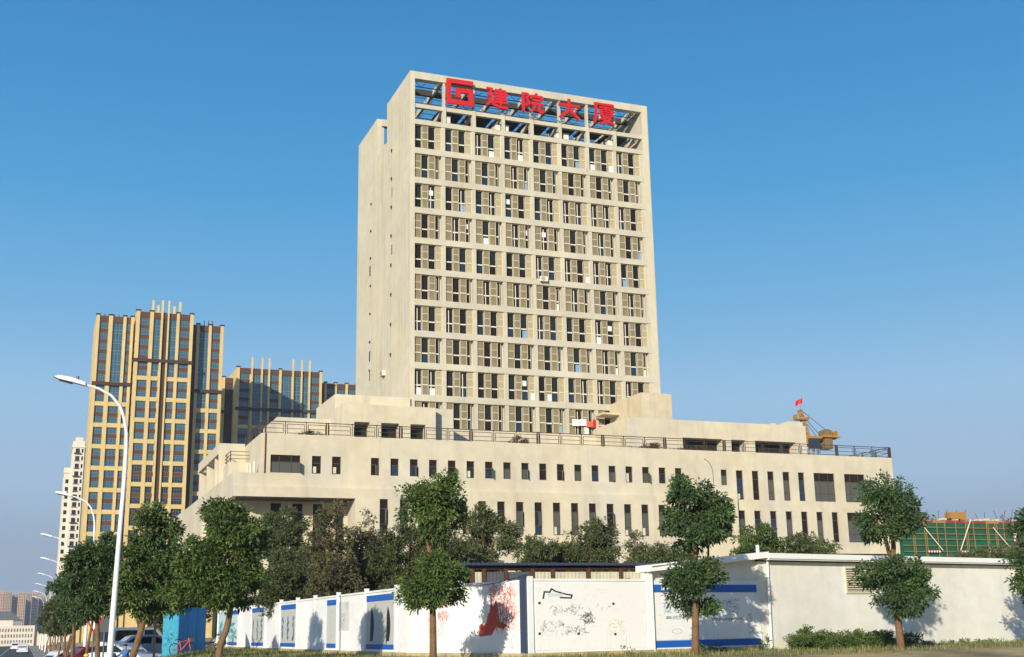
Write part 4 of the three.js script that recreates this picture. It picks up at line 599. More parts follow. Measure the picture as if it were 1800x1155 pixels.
{
  const p1 = [26.89, 1.05, -42.13], turn = Math.atan2(0.2, 0.98), hut = thing('site_hut', 'long white rendered site hut with a pale eave and slatted louvers', 'hut', p1, turn);
  const L = 30;
  new MB().box(0, L, -0.4, 3.35, -0.25, 0).build('wall', M.hut, hut);
  const a = Math.atan2(1.73, 10.55) - turn, gw = new MB().prism([[-5.5, -0.4], [0, -0.4], [0, 3.5], [-5.5, 2.95]], 0.2, -0.1), gf = new MB().prism([[-5.55, 2.9], [0.35, 3.48], [0.35, 3.72], [-5.55, 3.14]], 0.9, 0.35);
  gw.g[0].rotateY(a); gw.build('gable_wall', M.hut, hut); gf.g[0].rotateY(a); gf.build('fascia', M.white, hut);
  new MB().box(0.3, L, 3.45, 3.66, 0.3, 0.42).box(0.3, L, 3.4, 3.45, -0.25, 0.36).build('fascia', M.white, hut);
  const roof = new MB(); for (const d of [0, 0.02]) roof.quad([0.1, 3.66 - d, 0.3], [L, 3.66 - d, 0.3], [L, 3.1 - d, -7], [0.1, 3.1 - d, -7]).quad([-5.5, 3.1 - d, 0.2], [0.1, 3.66 - d, 0.3], [0.1, 3.1 - d, -7], [-4.2, 3.0 - d, -2]); roof.build('roof', M.white, hut);
  new MB().box(L - 0.25, L, -0.4, 3.1, -7, -0.25).box(0.25, L - 0.25, -0.4, 3.05, -7, -6.75).bar([-5.4, 1.3, -0.1], [0.2, 1.3, -6.9], 0.2, 3.4).build('wall', M.hut, hut);
  new MB().cyl([-0.05, 3.6, 0.15], [-0.05, 3.98, 0.15], 0.07, 0.07).build('roof_pipe', M.white, hut);
  new MB().cyl([0.42, -0.2, 0.08], [0.5, 3.42, 0.08], 0.055, 0.055, 10).build('downpipe', M.white, hut);
  for (const [a, b] of [[4.95, 6.6], [16.3, 18]]) { const lv = new MB().box(a, b, 2.1, 2.16, 0, 0.06).box(a, b, 3.12, 3.18, 0, 0.06).box(a, a + 0.06, 2.16, 3.12, 0, 0.06).box(b - 0.06, b, 2.16, 3.12, 0, 0.06).build('louver', M.screenFrame, hut); new MB().box(a + 0.05, b - 0.05, 2.15, 3.13, 0.003, 0.01).build('louver_back', M.brownDark, lv); for (let k = 0; k < 10; k++) { const y = 2.2 + k * 0.094; new MB().bar([a + 0.06, y, 0.035], [b - 0.06, y, 0.035], 0.05, 0.05).build('slat', M.screenFrame, lv); } }
}
{
  const s = thing('lean_to_shed', 'brown-posted lean-to shed with a dark blue sheet roof behind the hoarding', 'shed', [16, 1.15, -46.6]);
  new MB().prism([[0, 3.3], [9.2, 3.32], [9.2, 3.4], [0, 3.38]], 4.3, 0.3).build('roof_sheet', M.roofBlue, s);
  const lip = new MB(); for (let k = 0; k < 46; k++) lip.cyl([k * 0.2 + 0.1, 3.36, 0.34], [k * 0.2 + 0.1, 3.36, -4], 0.055, 0.055, 6); lip.build('roof_corrugation', M.roofBlue, s);
  [0.5, 1.0, 1.95, 3.1, 4.0, 5.6, 7.1, 8.5].forEach((x) => new MB().box(x - 0.07, x + 0.07, 0, 3.3, -0.1, 0.04).build('post', M.rust, s));
  [[0.58, 0.92], [1.08, 1.86], [2.03, 3.02], [3.18, 3.92], [4.08, 5.52], [5.68, 7.02], [7.18, 8.42]].forEach(([a, b], i) => { const m = new MB(); m.box(a, b, 0, 3.06, -0.08, -0.04); for (let x = a + 0.08; x < b - 0.06; x += 0.16) m.box(x, x + 0.06, 0, 3.06, -0.04, -0.015); m.build('panel', i === 1 || i === 2 ? M.steel : M.corrugated, s); });
  new MB().box(0.4, 8.6, 3.16, 3.24, -0.12, 0.03).box(0.4, 8.6, 0, 3.2, -4, -3.9).build('beam', M.rust, s);
  new MB().limb([[3.2, 2.6, 0.1], [5.5, 2.55, 0.1], [7.5, 2.8, 0.1]], 0.012, 0.012, 5).build('cable', M.black, s);
}
{
  const b = thing('blue_hoarding', 'cyan and blue painted sheet hoarding at the car park corner', 'hoarding', [7.2, 0.6, -72]);
  sheet('panel', std({ roughness: 0.5, map: canvasTex(128, 256, (c, w, h) => { c.fillStyle = '#3fa3c4'; c.fillRect(0, 0, w, h); const r = rngOf(44); splat(c, r, 0, 0, w, h, 120, '#6fc0d2', 24); splat(c, r, 0, 0, w, h, 50, '#2f86ae', 30); splat(c, r, 20, 130, 90, 60, 26, '#14222a', 26); }) }), b, 0, 0.82, 0, 2.95, 0);
  const m = new MB(); m.box(0, 5.2, 0, 2.9, -0.06, 0); for (const k of [0, 1.7, 3.4, 5.1]) m.box(k, k + 0.05, 0, 2.92, 0, 0.02); const q = m.build('panel', mottled([44, 132, 196], 0.1, 3, 98, { n: 256 }), b); q.position.set(0.84, 0, 0); q.rotation.y = 1.15;
}

// ------------------------------------------------------------------ street lamps, signs
{
  const G = 'street lamps along the pavement';
  function lamp(label) {
    const l = thing('street_lamp', label, 'street lamp', [0, 0, 0], 0, G);
    const pole = new MB().limb([[0, 0, 0], [0, 3, 0], [0, 6, 0], [0, 8.6, 0], [-0.08, 9.7, 0], [-0.4, 10.55, 0], [-0.9, 10.95, 0], [-1.6, 11.14, 0]], 0.12, 0.045, 10).build('pole', M.pole, l);
    new MB().box(-0.2, 0.2, 0, 0.04, -0.2, 0.2).cyl([0, 0.04, 0], [0, 0.9, 0], 0.16, 0.15, 12).build('base_plate', M.pole, l);
    const hd = new MB().prism([[-1.57, 11.09], [-1.6, 11.22], [-2.1, 11.36], [-2.5, 11.4], [-2.64, 11.33], [-2.5, 11.27], [-2.0, 11.18]], 0.24, 0.12).build('lamp_head', M.pole, l);
    new MB().prism([[-2.46, 11.255], [-2.0, 11.155], [-2.0, 11.135], [-2.46, 11.23]], 0.22, 0.11).build('diffuser', M.frame, hd); new MB().cyl([-1.85, 11.26, 0], [-1.85, 11.42, 0], 0.05, 0.05).build('sensor', M.steel, hd);
    return l;
  }
  const words = ['nearest street lamp, its tall white pole standing before the yellow apartment tower', 'second nearest street lamp, its arm crossing the slim ivory tower', 'third street lamp along the pavement, arm below the second one', 'fourth street lamp along the pavement', 'fifth street lamp along the pavement', 'sixth street lamp, small above the trees', 'seventh street lamp, small beside the hazy towers', 'eighth and farthest street lamp'];
  const zs = [-45, -82.5, -117, -152.5, -190, -227, -264, -300], first = lamp(words[0]);
  zs.forEach((z, i) => { const l = i ? first.clone() : first; if (i) { l.name = numbered('street_lamp'); scene.add(l); l.userData = { ...first.userData, label: words[i] }; } l.position.set(i ? [0, 3.55, 3.1, 3.5, 3.6, 3.6, 3.6, 3.6][i] : 2.75, -0.48, z); if (!i) l.rotation.z = -0.022; });
  const y = thing('yield_sign', 'red-edged white yield sign on a thin grey pole among the street trees', 'road sign', [3.35, -0.48, -68]);
  new MB().cyl([0, 0, 0], [0, 3.4, -0.05], 0.04).build('pole', M.steel, y); new MB().prism([[-0.42, 3.35], [0.42, 3.35], [0, 2.62]], 0.03, 0.02).build('border', M.red, y); new MB().prism([[-0.27, 3.27], [0.27, 3.27], [0, 2.79]], 0.02, 0.035).build('face', M.white, y);
  const r = thing('round_sign', 'round grey-backed road sign on a pole behind the street trees', 'road sign', [4.0, -0.3, -70]);
  new MB().cyl([0, 0, 0], [0, 3.3, 0], 0.04).build('pole', M.steel, r); new MB().cyl([0, 2.9, 0.03], [0, 2.9, 0.07], 0.42, 0.42, 24).build('face', M.steel, r);
  const d = thing('gate_post', 'dark thin post with a beam at the car park entrance', 'gate', [6.6, 0.5, -70]); new MB().box(-0.06, 0.06, 0, 4.4, -0.06, 0.06).build('post', M.black, d); new MB().box(0.06, 1.6, 3.5, 3.62, -0.05, 0.05).build('beam', M.steel, d);
}

// ------------------------------------------------------------------ vehicles
function vehicle(name, label, pos, turn, paint, { len = 4.4, wid = 1.75, roof = 1.45, hood = 0.95, type = 'sedan' }) {
  const v = thing(name, label, type === 'van' ? 'van' : 'car', pos, turn), w = wid / 2, h = len / 2;
  const bev = (pts, width, mat, nm, par, b = 0.05) => { const g = new THREE.ExtrudeGeometry(new THREE.Shape(pts.map((p) => new THREE.Vector2(...p))), { depth: width - 2 * b, bevelThickness: b, bevelSize: b, bevelSegments: 2 }).translate(0, 0, -(width - 2 * b) / 2); return new MB().add(g).build(nm, mat, par); };
  const van = type === 'van';
  const lower = [[-h, 0.32], [-h + 0.35, 0.26], [h - 0.35, 0.26], [h, 0.34], [h, 0.6], [h - 0.1, hood - 0.12], [van ? h - 0.5 : h - 1.1, hood], [-h + 0.5, hood + 0.03], [-h + 0.05, hood - 0.05]];
  bev(lower, wid, paint, 'body', v);
  const cab = van ? [[-h + 0.06, hood], [-h + 0.12, roof - 0.12], [-h + 0.3, roof], [h - 1.5, roof], [h - 1.25, roof - 0.1], [h - 0.6, hood]] : [[-h + 0.45, hood], [-h + 1.0, roof - 0.08], [-h + 1.3, roof], [h - 2.0, roof], [h - 1.75, roof - 0.06], [h - 1.05, hood]];
  bev(cab, wid - 0.14, paint, 'cabin', v);
  const ins = (s) => { const cx = cab.reduce((a, p) => a + p[0], 0) / cab.length, cy = (hood + roof) / 2; return cab.map(([x, y]) => [cx + (x - cx) * s, cy + (y - cy) * 0.72]); };
  for (const s of [-1, 1]) { const g = new THREE.ExtrudeGeometry(new THREE.Shape(ins(0.88).map((p) => new THREE.Vector2(...p))), { depth: 0.02, bevelEnabled: false }).translate(0, 0, s > 0 ? w - 0.02 : -w); const wn = new MB().add(g).build('side_window', M.glass, v); new MB().box(-0.06, 0.02, hood + 0.02, roof - 0.12, s * (w + 0.003) - 0.012, s * (w + 0.003) + 0.012).build('door_pillar', paint, wn); }
  const fw = cab[cab.length - 1], ft = cab[cab.length - 2], bw = cab[0], btp = cab[1], e = 0.06;
  for (const [a, b, s, n] of [[fw, ft, 1, 'windscreen'], [bw, btp, -1, 'rear_window']]) { const y0 = a[1] + 0.1, t = 0.12; const p = (k, z) => [a[0] + (b[0] - a[0]) * k + s * e, a[1] + (b[1] - a[1]) * k, z]; new MB().quad(p(t, -w + 0.2), p(t, w - 0.2), p(0.92, w - 0.26), p(0.92, -w + 0.26)).build(n, M.glassC, v); }
  for (const x of [-h + 0.85, h - 0.85]) for (const s of [-1, 1]) { const ty = new MB().add(new THREE.TorusGeometry(0.24, 0.085, 10, 22).translate(x, 0.32, s * (w - 0.06))).cyl([x, 0.32, s * (w - 0.14)], [x, 0.32, s * (w + 0.01)], 0.25, 0.25, 18).build('wheel', M.black, v); new MB().cyl([x, 0.32, s * (w + 0.0)], [x, 0.32, s * (w + 0.025)], 0.19, 0.19, 14).build('rim', M.steel, ty); }
  for (const s of [-1, 1]) { new MB().box(h - 0.06, h + 0.05, hood - 0.32, hood - 0.18, s * (w - 0.15) - 0.16, s * (w - 0.15) + 0.12).build('headlight', M.white, v); new MB().box(-h - 0.05, -h + 0.06, hood - 0.3, hood - 0.12, s * (w - 0.15) - 0.14, s * (w - 0.15) + 0.1).build('tail_light', M.red, v); }
  return v;
}
{
  const carPaint = (r, g, b) => new THREE.MeshPhysicalMaterial({ color: new THREE.Color().setRGB(...srgb(r, g, b)), roughness: 0.35, metalness: 0.1, clearcoat: 0.8, clearcoatRoughness: 0.08 });
  const white = carPaint(232, 232, 228), silver = carPaint(176, 178, 180), redp = carPaint(120, 20, 26), dark = carPaint(40, 44, 52), blueW = carPaint(208, 218, 230);
  vehicle('parked_van', 'white van parked behind the silver car by the blue hoarding', [6.75, 0.45, -84], 0.5, white, { type: 'van', len: 4.6, wid: 1.75, roof: 2.0, hood: 1.1 });
  vehicle('parked_car', 'silver car parked in front of the white van', [6.9, 0.52, -76.5], 0.15, silver, {});
  vehicle('parked_car', 'pale blue-white car parked left of the silver car, its windscreen mirroring the sky', [5.35, 0.1, -74], -0.9, blueW, { len: 4.2 });
  vehicle('parked_car', 'dark red car parked behind the nearest lamp post', [4.3, -0.1, -80], 0.3, redp, {});
  vehicle('parked_car', 'white car parked behind the thin stems left of the yield sign', [3.2, -0.4, -92], 0.4, white, {});
  vehicle('moving_car', 'pale car on the road, nearest of the two driving there', [0.0, -0.6, -225], Math.PI / 2, blueW, {});
  vehicle('moving_car', 'white car on the road, farther of the two driving there', [-1.5, -0.6, -290], Math.PI / 2, white, { roof: 1.6 });
}
function cycle(name, label, category, pos, turn, tilt, paint, motor) {
  const b = thing(name, label, category, pos, turn); b.rotation.set(tilt, turn, 0, 'YXZ'); const R = motor ? 0.27 : 0.32, wb = motor ? 0.62 : 0.52;
  for (const s of [-1, 1]) { const w = new MB().add(new THREE.TorusGeometry(R, motor ? 0.06 : 0.022, 8, 24).translate(s * wb, R + 0.04, 0)).build('wheel', M.black, b); const sp = new MB(); for (let k = 0; k < 6; k++) { const a = k * Math.PI / 6; sp.bar([s * wb - R * Math.cos(a), R + 0.04 - R * Math.sin(a), 0], [s * wb + R * Math.cos(a), R + 0.04 + R * Math.sin(a), 0], motor ? 0.03 : 0.008); } sp.build('spokes', M.steel, w); }
  if (motor) { new MB().prism([[-0.85, 0.6], [-0.8, 0.78], [-0.1, 0.82], [0.05, 0.5], [0.35, 0.45], [0.45, 1.05], [0.6, 1.05], [0.62, 0.5], [0.4, 0.3], [-0.2, 0.28], [-0.5, 0.4]], 0.3, 0.15).build('body', paint, b); new MB().prism([[-0.8, 0.79], [-0.78, 0.88], [-0.1, 0.9], [-0.08, 0.82]], 0.26, 0.13).build('seat', M.black, b); new MB().cyl([0.5, 1.08, -0.32], [0.5, 1.08, 0.32], 0.018).build('handlebar', M.black, b); new MB().prism([[0.42, 1.0], [0.58, 1.32], [0.6, 1.0]], 0.3, 0.15).build('windshield', M.glassC, b); }
  else { const f = new MB(); f.cyl([-wb, R + 0.04, 0], [-0.1, 0.3, 0], 0.02).cyl([-0.1, 0.3, 0], [-0.22, 0.85, 0], 0.022).cyl([-0.1, 0.3, 0], [0.38, 0.78, 0], 0.025).cyl([-0.2, 0.74, 0], [0.36, 0.84, 0], 0.02).cyl([wb, R + 0.04, 0], [0.36, 0.98, 0], 0.022).cyl([-wb, R + 0.04, 0], [-0.2, 0.74, 0], 0.016); f.build('frame', paint, b); new MB().box(-0.36, -0.1, 0.85, 0.91, -0.07, 0.07).build('saddle', M.black, b); new MB().cyl([0.34, 1.0, -0.28], [0.34, 1.0, 0.28], 0.015).build('handlebar', M.black, b); new MB().box(0.42, 0.68, 0.78, 0.98, -0.13, 0.13).build('basket', M.steel, b); }
  return b;
}
cycle('shared_bicycle', 'orange bicycle standing against the blue hoarding', 'bicycle', [8.2, 0.85, -71], 0.5, 0, plain(226, 96, 36, 0.5));
cycle('shared_bicycle', 'white bicycle leaning on the foot of the first poster', 'bicycle', [11.7, 1.15, -84], -1.2, -0.5, M.white);
cycle('shared_bicycle', 'grey bicycle lying on the grass before the far end of the hoarding', 'bicycle', [10.6, 1.12, -78], -0.6, -1.15, M.steel);
cycle('motorcycle', 'white motor scooter with its rider in blue beside the leaning street tree', 'motorcycle', [4.75, -0.15, -66], -2.6, 0, M.white, true);

// ------------------------------------------------------------------ people
function sdfMesh(bones, cell, blend) { // bones: [ax,ay,az, bx,by,bz, ra, rb]
  const lo = [1e9, 1e9, 1e9], hi = [-1e9, -1e9, -1e9]; for (const b of bones) for (let k = 0; k < 3; k++) { const r = Math.max(b[6], b[7]) + blend + cell * 2; lo[k] = Math.min(lo[k], b[k] - r, b[k + 3] - r); hi[k] = Math.max(hi[k], b[k] + r, b[k + 3] + r); }
  const size = Math.max(hi[0] - lo[0], hi[1] - lo[1], hi[2] - lo[2]), n = Math.min(150, Math.max(24, Math.ceil(size / cell))), mc = new MarchingCubes(n, undefined, false, false, 200000); mc.isolation = 0;
  const c = [0, 1, 2].map((k) => (lo[k] + hi[k]) / 2), half = size / 2;
  for (let z = 0; z < n; z++) for (let y = 0; y < n; y++) for (let x = 0; x < n; x++) {
    const p = [c[0] + (x / n * 2 - 1) * half, c[1] + (y / n * 2 - 1) * half, c[2] + (z / n * 2 - 1) * half]; let s = 0;
    for (const b of bones) { const dx = b[3] - b[0], dy = b[4] - b[1], dz = b[5] - b[2], px = p[0] - b[0], py = p[1] - b[1], pz = p[2] - b[2]; const t = Math.max(0, Math.min(1, (px * dx + py * dy + pz * dz) / (dx * dx + dy * dy + dz * dz + 1e-9))); const d = Math.hypot(px - dx * t, py - dy * t, pz - dz * t) - (b[6] + (b[7] - b[6]) * t); s += Math.exp(-d / blend * 3); }
    mc.field[x + y * n + z * n * n] = Math.log(s + 1e-30) * blend / 3;
  }
  mc.update(); const g = new THREE.BufferGeometry(), N = mc.count; g.setAttribute('position', new THREE.BufferAttribute(mc.positionArray.slice(0, N * 3), 3)); g.setAttribute('normal', new THREE.BufferAttribute(mc.normalArray.slice(0, N * 3), 3)); g.scale(half, half, half).translate(...c); return g;
}
// joints: hip, chest, head, shoulder/elbow/hand L,R, knee/foot L,R
function person(label, pos, turn, J, cols, extra) {
  const p = thing('person', label, 'person', pos, turn), skin = plain(176, 128, 98, 0.6);
  const b = (a, c, r0, r1) => [...J[a], ...J[c], r0, r1];
  const body = [b('hip', 'chest', 0.15, 0.17), b('chest', 'neck', 0.13, 0.055), b('neck', 'head', 0.055, 0.06)]; const hd = J.head; body.push([hd[0], hd[1] + 0.04, hd[2], hd[0], hd[1] + 0.13, hd[2] + 0.01, 0.078, 0.088]); body.push([hd[0], hd[1] + 0.05, hd[2] + 0.06, hd[0], hd[1] + 0.08, hd[2] + 0.085, 0.03, 0.016]);
  for (const s of ['L', 'R']) { body.push(b('chest', 'sh' + s, 0.1, 0.07), b('sh' + s, 'el' + s, 0.055, 0.045), b('el' + s, 'ha' + s, 0.042, 0.032), b('hip', 'hp' + s, 0.13, 0.1), b('hp' + s, 'kn' + s, 0.09, 0.06), b('kn' + s, 'ft' + s, 0.06, 0.042)); const f = J['ft' + s]; body.push([...f, f[0], f[1] - 0.03, f[2] + 0.16, 0.042, 0.032]); const h = J['ha' + s], e = J['el' + s]; const d = new THREE.Vector3(h[0] - e[0], h[1] - e[1], h[2] - e[2]).normalize(); for (let k = -1.5; k < 2; k++) body.push([h[0] + k * 0.016, h[1], h[2], h[0] + k * 0.022 + d.x * 0.1, h[1] + d.y * 0.1, h[2] + d.z * 0.1, 0.014, 0.008]); }
  const g = sdfMesh(body, 0.018, 0.05), P = g.attributes.position, col = new Float32Array(P.count * 3);
  for (let i = 0; i < P.count; i++) { const y = P.getY(i), z = P.getZ(i), x = P.getX(i); let c = cols.top; if (Math.hypot(x - hd[0], y - hd[1] - 0.06, z - hd[2]) < 0.17 && y > J.neck[1] + 0.01) c = cols.skin; else if (cols.legs && (y < J.hip[1] - 0.02 || cols.sit && z > J.hip[2] + 0.12 && y < J.hip[1] + 0.14)) c = cols.legs; for (const s of ['L', 'R']) { const h = J['ha' + s], f = J['ft' + s]; if (Math.hypot(x - h[0], y - h[1], z - h[2]) < 0.13) c = cols.skin; if (y < f[1] + 0.05 && Math.hypot(x - f[0], z - f[2] - 0.06) < 0.2) c = [0.02, 0.02, 0.02]; } col.set(c, i * 3); }
  g.setAttribute('color', new THREE.BufferAttribute(col, 3)); mesh('body', g, std({ vertexColors: true, roughness: 0.8 }), p);
  const helm = new THREE.SphereGeometry(0.115, 16, 10, 0, 6.2832, 0, 1.65).translate(hd[0], hd[1] + 0.1, hd[2]); const hm = mesh(cols.hat ? 'helmet' : 'hair', helm, cols.hat ?? M.black, p); if (cols.hat) new MB().add(new THREE.CylinderGeometry(0.13, 0.13, 0.015, 18).translate(hd[0], hd[1] + 0.1, hd[2] + 0.02)).build('brim', cols.hat, hm);
  return p;
}
const SK = [0.42, 0.24, 0.16];
person('person in a blue jacket sitting on the white motor scooter', [4.85, -0.17, -66], -2.6 + Math.PI / 2, { hip: [0, 0.95, -0.05], chest: [0, 1.3, 0.0], neck: [0, 1.5, 0.03], head: [0, 1.57, 0.05], shL: [0.19, 1.42, 0.02], elL: [0.27, 1.2, 0.2], haL: [0.26, 1.12, 0.46], shR: [-0.19, 1.42, 0.02], elR: [-0.27, 1.2, 0.2], haR: [-0.26, 1.12, 0.46], hpL: [0.1, 0.93, 0], knL: [0.16, 0.88, 0.42], ftL: [0.16, 0.42, 0.36], hpR: [-0.1, 0.93, 0], knR: [-0.16, 0.88, 0.42], ftR: [-0.16, 0.42, 0.36] }, { top: [0.05, 0.14, 0.36], legs: [0.03, 0.035, 0.05], skin: SK, sit: true });
person('person in orange work clothes and yellow helmet standing among the street trees', [2.62, -0.48, -58], 0.4, { hip: [0, 0.95, 0], chest: [0, 1.28, 0], neck: [0, 1.47, 0], head: [0, 1.54, 0.01], shL: [0.2, 1.4, 0], elL: [0.27, 1.14, 0.02], haL: [0.24, 0.92, 0.12], shR: [-0.2, 1.4, 0], elR: [-0.27, 1.14, 0.02], haR: [-0.24, 0.92, 0.12], hpL: [0.1, 0.92, 0], knL: [0.11, 0.5, 0.02], ftL: [0.12, 0.07, -0.02], hpR: [-0.1, 0.92, 0], knR: [-0.11, 0.5, 0.02], ftR: [-0.12, 0.07, -0.02] }, { top: [0.42, 0.16, 0.05], legs: [0.3, 0.13, 0.05], skin: SK, hat: plain(236, 190, 20, 0.5) });

// ------------------------------------------------------------------ scaffolded building on the right
{
  const Z = -170, s = thing('scaffolded_building', 'unfinished building wrapped in green netting and yellow scaffold poles', 'building under construction', [0, 0, 0]);
  new MB().box(137.4, 176, 0, 16.6, Z - 20, Z - 0.05).box(141.5, 176, 16.6, 18.3, Z - 20, Z - 0.05).build('netting', M.netting, s);
  for (let k = 0; k < 12; k++) new MB().box(141.3 + k * 2.9, 144.1 + k * 2.9, 18.3, 18.62 + (k % 3) * 0.08, Z - 20, Z + 0.02).build('edge_board', k % 4 === 1 ? M.scaffold : plain(138, 50, 42, 0.85), s);
  const rng = rngOf(77);
  let x = 139.6; while (x < 175) { const t = x > 141.4 ? 18.9 : 16.9; new MB().cyl([x, 0, Z + 0.3], [x - 0.02, t + rng() * 0.4, Z + 0.3], 0.06, 0.06, 6).build('scaffold_pole', M.scaffold, s); if (rng() < 0.4) new MB().cyl([x + 0.3, 0, Z + 0.4], [x + 0.25, t, Z + 0.4], 0.05, 0.05, 6).build('scaffold_pole', M.scaffold, s); x += 1.6 + rng() * 1.3; }
  for (const y of [11.2, 12.4, 13.4, 14.4, 15.5, 16.4]) new MB().cyl([137.3, y, Z + 0.38], [176, y, Z + 0.38], 0.05, 0.05, 6).build('ledger_pole', M.scaffold, s);
  new MB().cyl([141.4, 17.5, Z + 0.42], [176, 17.4, Z + 0.42], 0.05, 0.05, 6).build('ledger_pole', M.scaffold, s);
  for (const [a, b, c, d] of [[141.6, 17.6, 145.2, 13.6], [151.9, 18.9, 149, 13.6], [156.6, 17.6, 160.4, 13.6], [160.7, 17.8, 162, 16]]) new MB().cyl([a, b, Z + 0.7], [c, d, Z + 0.7], 0.09, 0.09, 6).build('brace', M.mullion, s);
  for (const [a, b] of [[142, 144.8], [149.1, 152], [155.2, 159.4]]) { let k = 0; for (let q = a; q < b; q += 0.28, k++) new MB().box(q, q + 0.28, 13.25, 13.55, Z + 0.5, Z + 0.58).build('toe_board', k % 2 ? M.white : M.red, s); }
  for (let k = 0; k < 8; k++) new MB().box(161.2, 161.6, 15 + k * 0.3, 15.3 + k * 0.3, Z + 0.5, Z + 0.6).build('warning_board', k % 2 ? M.white : M.red, s);
  for (let k = 0; k < 16; k++) { const q = 142.5 + k * 2.1 + rng(), h = 0.8 + rng() * 1.3; new MB().cyl([q, 18.8, Z - 1 - rng() * 3], [q + (rng() - 0.5) * 0.3, 19.3 + h, Z - 2], 0.045, 0.045, 5).build('rebar_post', M.rust, s); }
  for (let k = 0; k < 14; k++) { const q = 142 + k * 2.3 + rng(); new MB().box(q, q + 0.5 + rng(), 18.85, 19.0 + rng() * 0.25, Z - 1.5, Z - 0.5).build('formwork_board', rng() < 0.4 ? M.scaffold : M.corrugated, s); }
  const y = thing('site_box', 'orange-yellow box on top of the scaffolded building', 'box', [149.5, 18.9, Z - 1.5]); new MB().prism([[0, 0.45], [0.2, 0.3], [3.3, 0.3], [3.5, 0.5], [3.45, 1.5], [0.1, 1.45]], 1.6, 0).build('tub', M.scaffold, y); new MB().box(0.2, 0.6, 0, 0.3, -1.4, -0.2).box(2.9, 3.3, 0, 0.3, -1.4, -0.2).build('runner', M.rust, y);
  person('person in grey with an orange helmet bending over on the scaffolded roof', [160.0, 18.86, Z - 0.6], 0.9, { hip: [0, 0.72, -0.1], chest: [0, 1.0, 0.1], neck: [0, 1.15, 0.24], head: [0, 1.22, 0.3], shL: [0.2, 1.08, 0.16], elL: [0.26, 0.82, 0.3], haL: [0.22, 0.62, 0.42], shR: [-0.2, 1.08, 0.16], elR: [-0.26, 0.82, 0.3], haR: [-0.22, 0.62, 0.42], hpL: [0.1, 0.7, -0.08], knL: [0.13, 0.42, 0.2], ftL: [0.13, 0.07, -0.02], hpR: [-0.1, 0.7, -0.08], knR: [-0.13, 0.42, 0.2], ftR: [-0.13, 0.07, -0.02] }, { top: [0.14, 0.16, 0.2], legs: [0.06, 0.07, 0.1], skin: SK, hat: plain(226, 110, 50, 0.5) });
}
{
  const c = thing('tower_crane', 'yellow tower crane head and counterweight showing behind the right end of the podium', 'crane', [134, 0, -190]);
  const lat = (m, a, b, w, n) => { const A = new THREE.Vector3(...a), B = new THREE.Vector3(...b), o = [[w, w], [w, -w], [-w, -w], [-w, w]]; const hor = Math.abs(B.y - A.y) < 0.7 * A.distanceTo(B); const pt = (t, k) => { const q = A.clone().lerp(B, t); const s = 1; return hor ? [q.x, q.y + o[k][0] * s, q.z + o[k][1] * s] : [q.x + o[k][0] * s, q.y, q.z + o[k][1] * s]; }; for (let k = 0; k < 4; k++) { m.bar(pt(0, k), pt(1, k), 0.14); for (let i = 0; i < n; i++) { m.bar(pt(i / n, k), pt((i + 1) / n, (k + 1) % 4), 0.08); m.bar(pt(i / n, k), pt(i / n, (k + 1) % 4), 0.07); } } return m; };
  lat(new MB(), [0, 0, 0], [0, 34.6, 0], 0.8, 18).build('mast', M.crane, c);
  new MB().box(-1.1, 1.1, 34.6, 35.4, -1.1, 1.1).box(-1.3, 2.6, 35.4, 35.8, -1.2, 1.2).cyl([0, 34.2, 0], [0, 34.6, 0], 1.2, 1.2, 16).build('slewing_platform', M.crane, c);
  new MB().box(-0.6, 1.5, 33.4, 35.2, 1.1, 1.9).build('cab', M.glassC, c);
  lat(new MB(), [0.15, 35.8, 0], [-1.15, 40.9, 0], 0.32, 6).build('cat_head', M.crane, c);
  new MB().box(-2.3, 0.4, 38.9, 39.05, -0.7, 0.7).box(-2.3, -2.22, 39.05, 39.9, -0.7, 0.7).box(0.32, 0.4, 39.05, 39.5, -0.7, 0.7).build('service_platform', M.crane, c);
  lat(new MB(), [1.2, 35.4, 0], [6.2, 35.9, 0], 0.35, 6).build('counter_jib', M.crane, c); lat(new MB(), [-0.5, 35.4, -0.5], [-14, 36.6, -40], 0.5, 24).build('jib', M.crane, c);
  new MB().box(2.9, 6.0, 35.9, 36.1, -1.2, 1.2).box(5.9, 6.1, 36.1, 37.0, -1.2, 1.2).box(2.7, 6.6, 35.7, 35.9, -1.3, 1.3).build('counter_platform', M.crane, c);
  for (let k = 0; k < 3; k++) new MB().box(3.3 + k * 0.6, 3.86 + k * 0.6, 33.6, 37.3 - (k === 1 ? 0 : 0.2), -0.9, 0.9).build('counterweight', M.crate, c);
  new MB().cyl([-1.15, 40.9, 0.2], [5.6, 36.1, 0.4], 0.05).cyl([-1.1, 40.5, -0.2], [3.4, 36.1, -0.4], 0.05).cyl([-0.6, 39.2, 0], [2.2, 35.9, 0], 0.05).build('tie_rod', M.rust, c);
  const f = thing('red_flag', 'small red flag flying above the crane head', 'flag', [132.85, 40.8, -190]);
  new MB().cyl([0, 0, 0], [0.75, 2.3, 0], 0.03).build('flag_pole', M.steel, f);
  const g = new THREE.PlaneGeometry(1.7, 0.95, 14, 6), P = g.attributes.position; for (let i = 0; i < P.count; i++) { const x = 0.85 - P.getX(i), y = P.getY(i); P.setXYZ(i, 0.72 - x, 1.85 + y - 0.28 * x - 0.12 * x * x, 0.14 * Math.sin(x * 5 + y)); } g.computeVertexNormals(); mesh('flag_cloth', g, std({ color: new THREE.Color().setRGB(...srgb(220, 24, 30)), side: THREE.DoubleSide, roughness: 0.7 }), f);
}

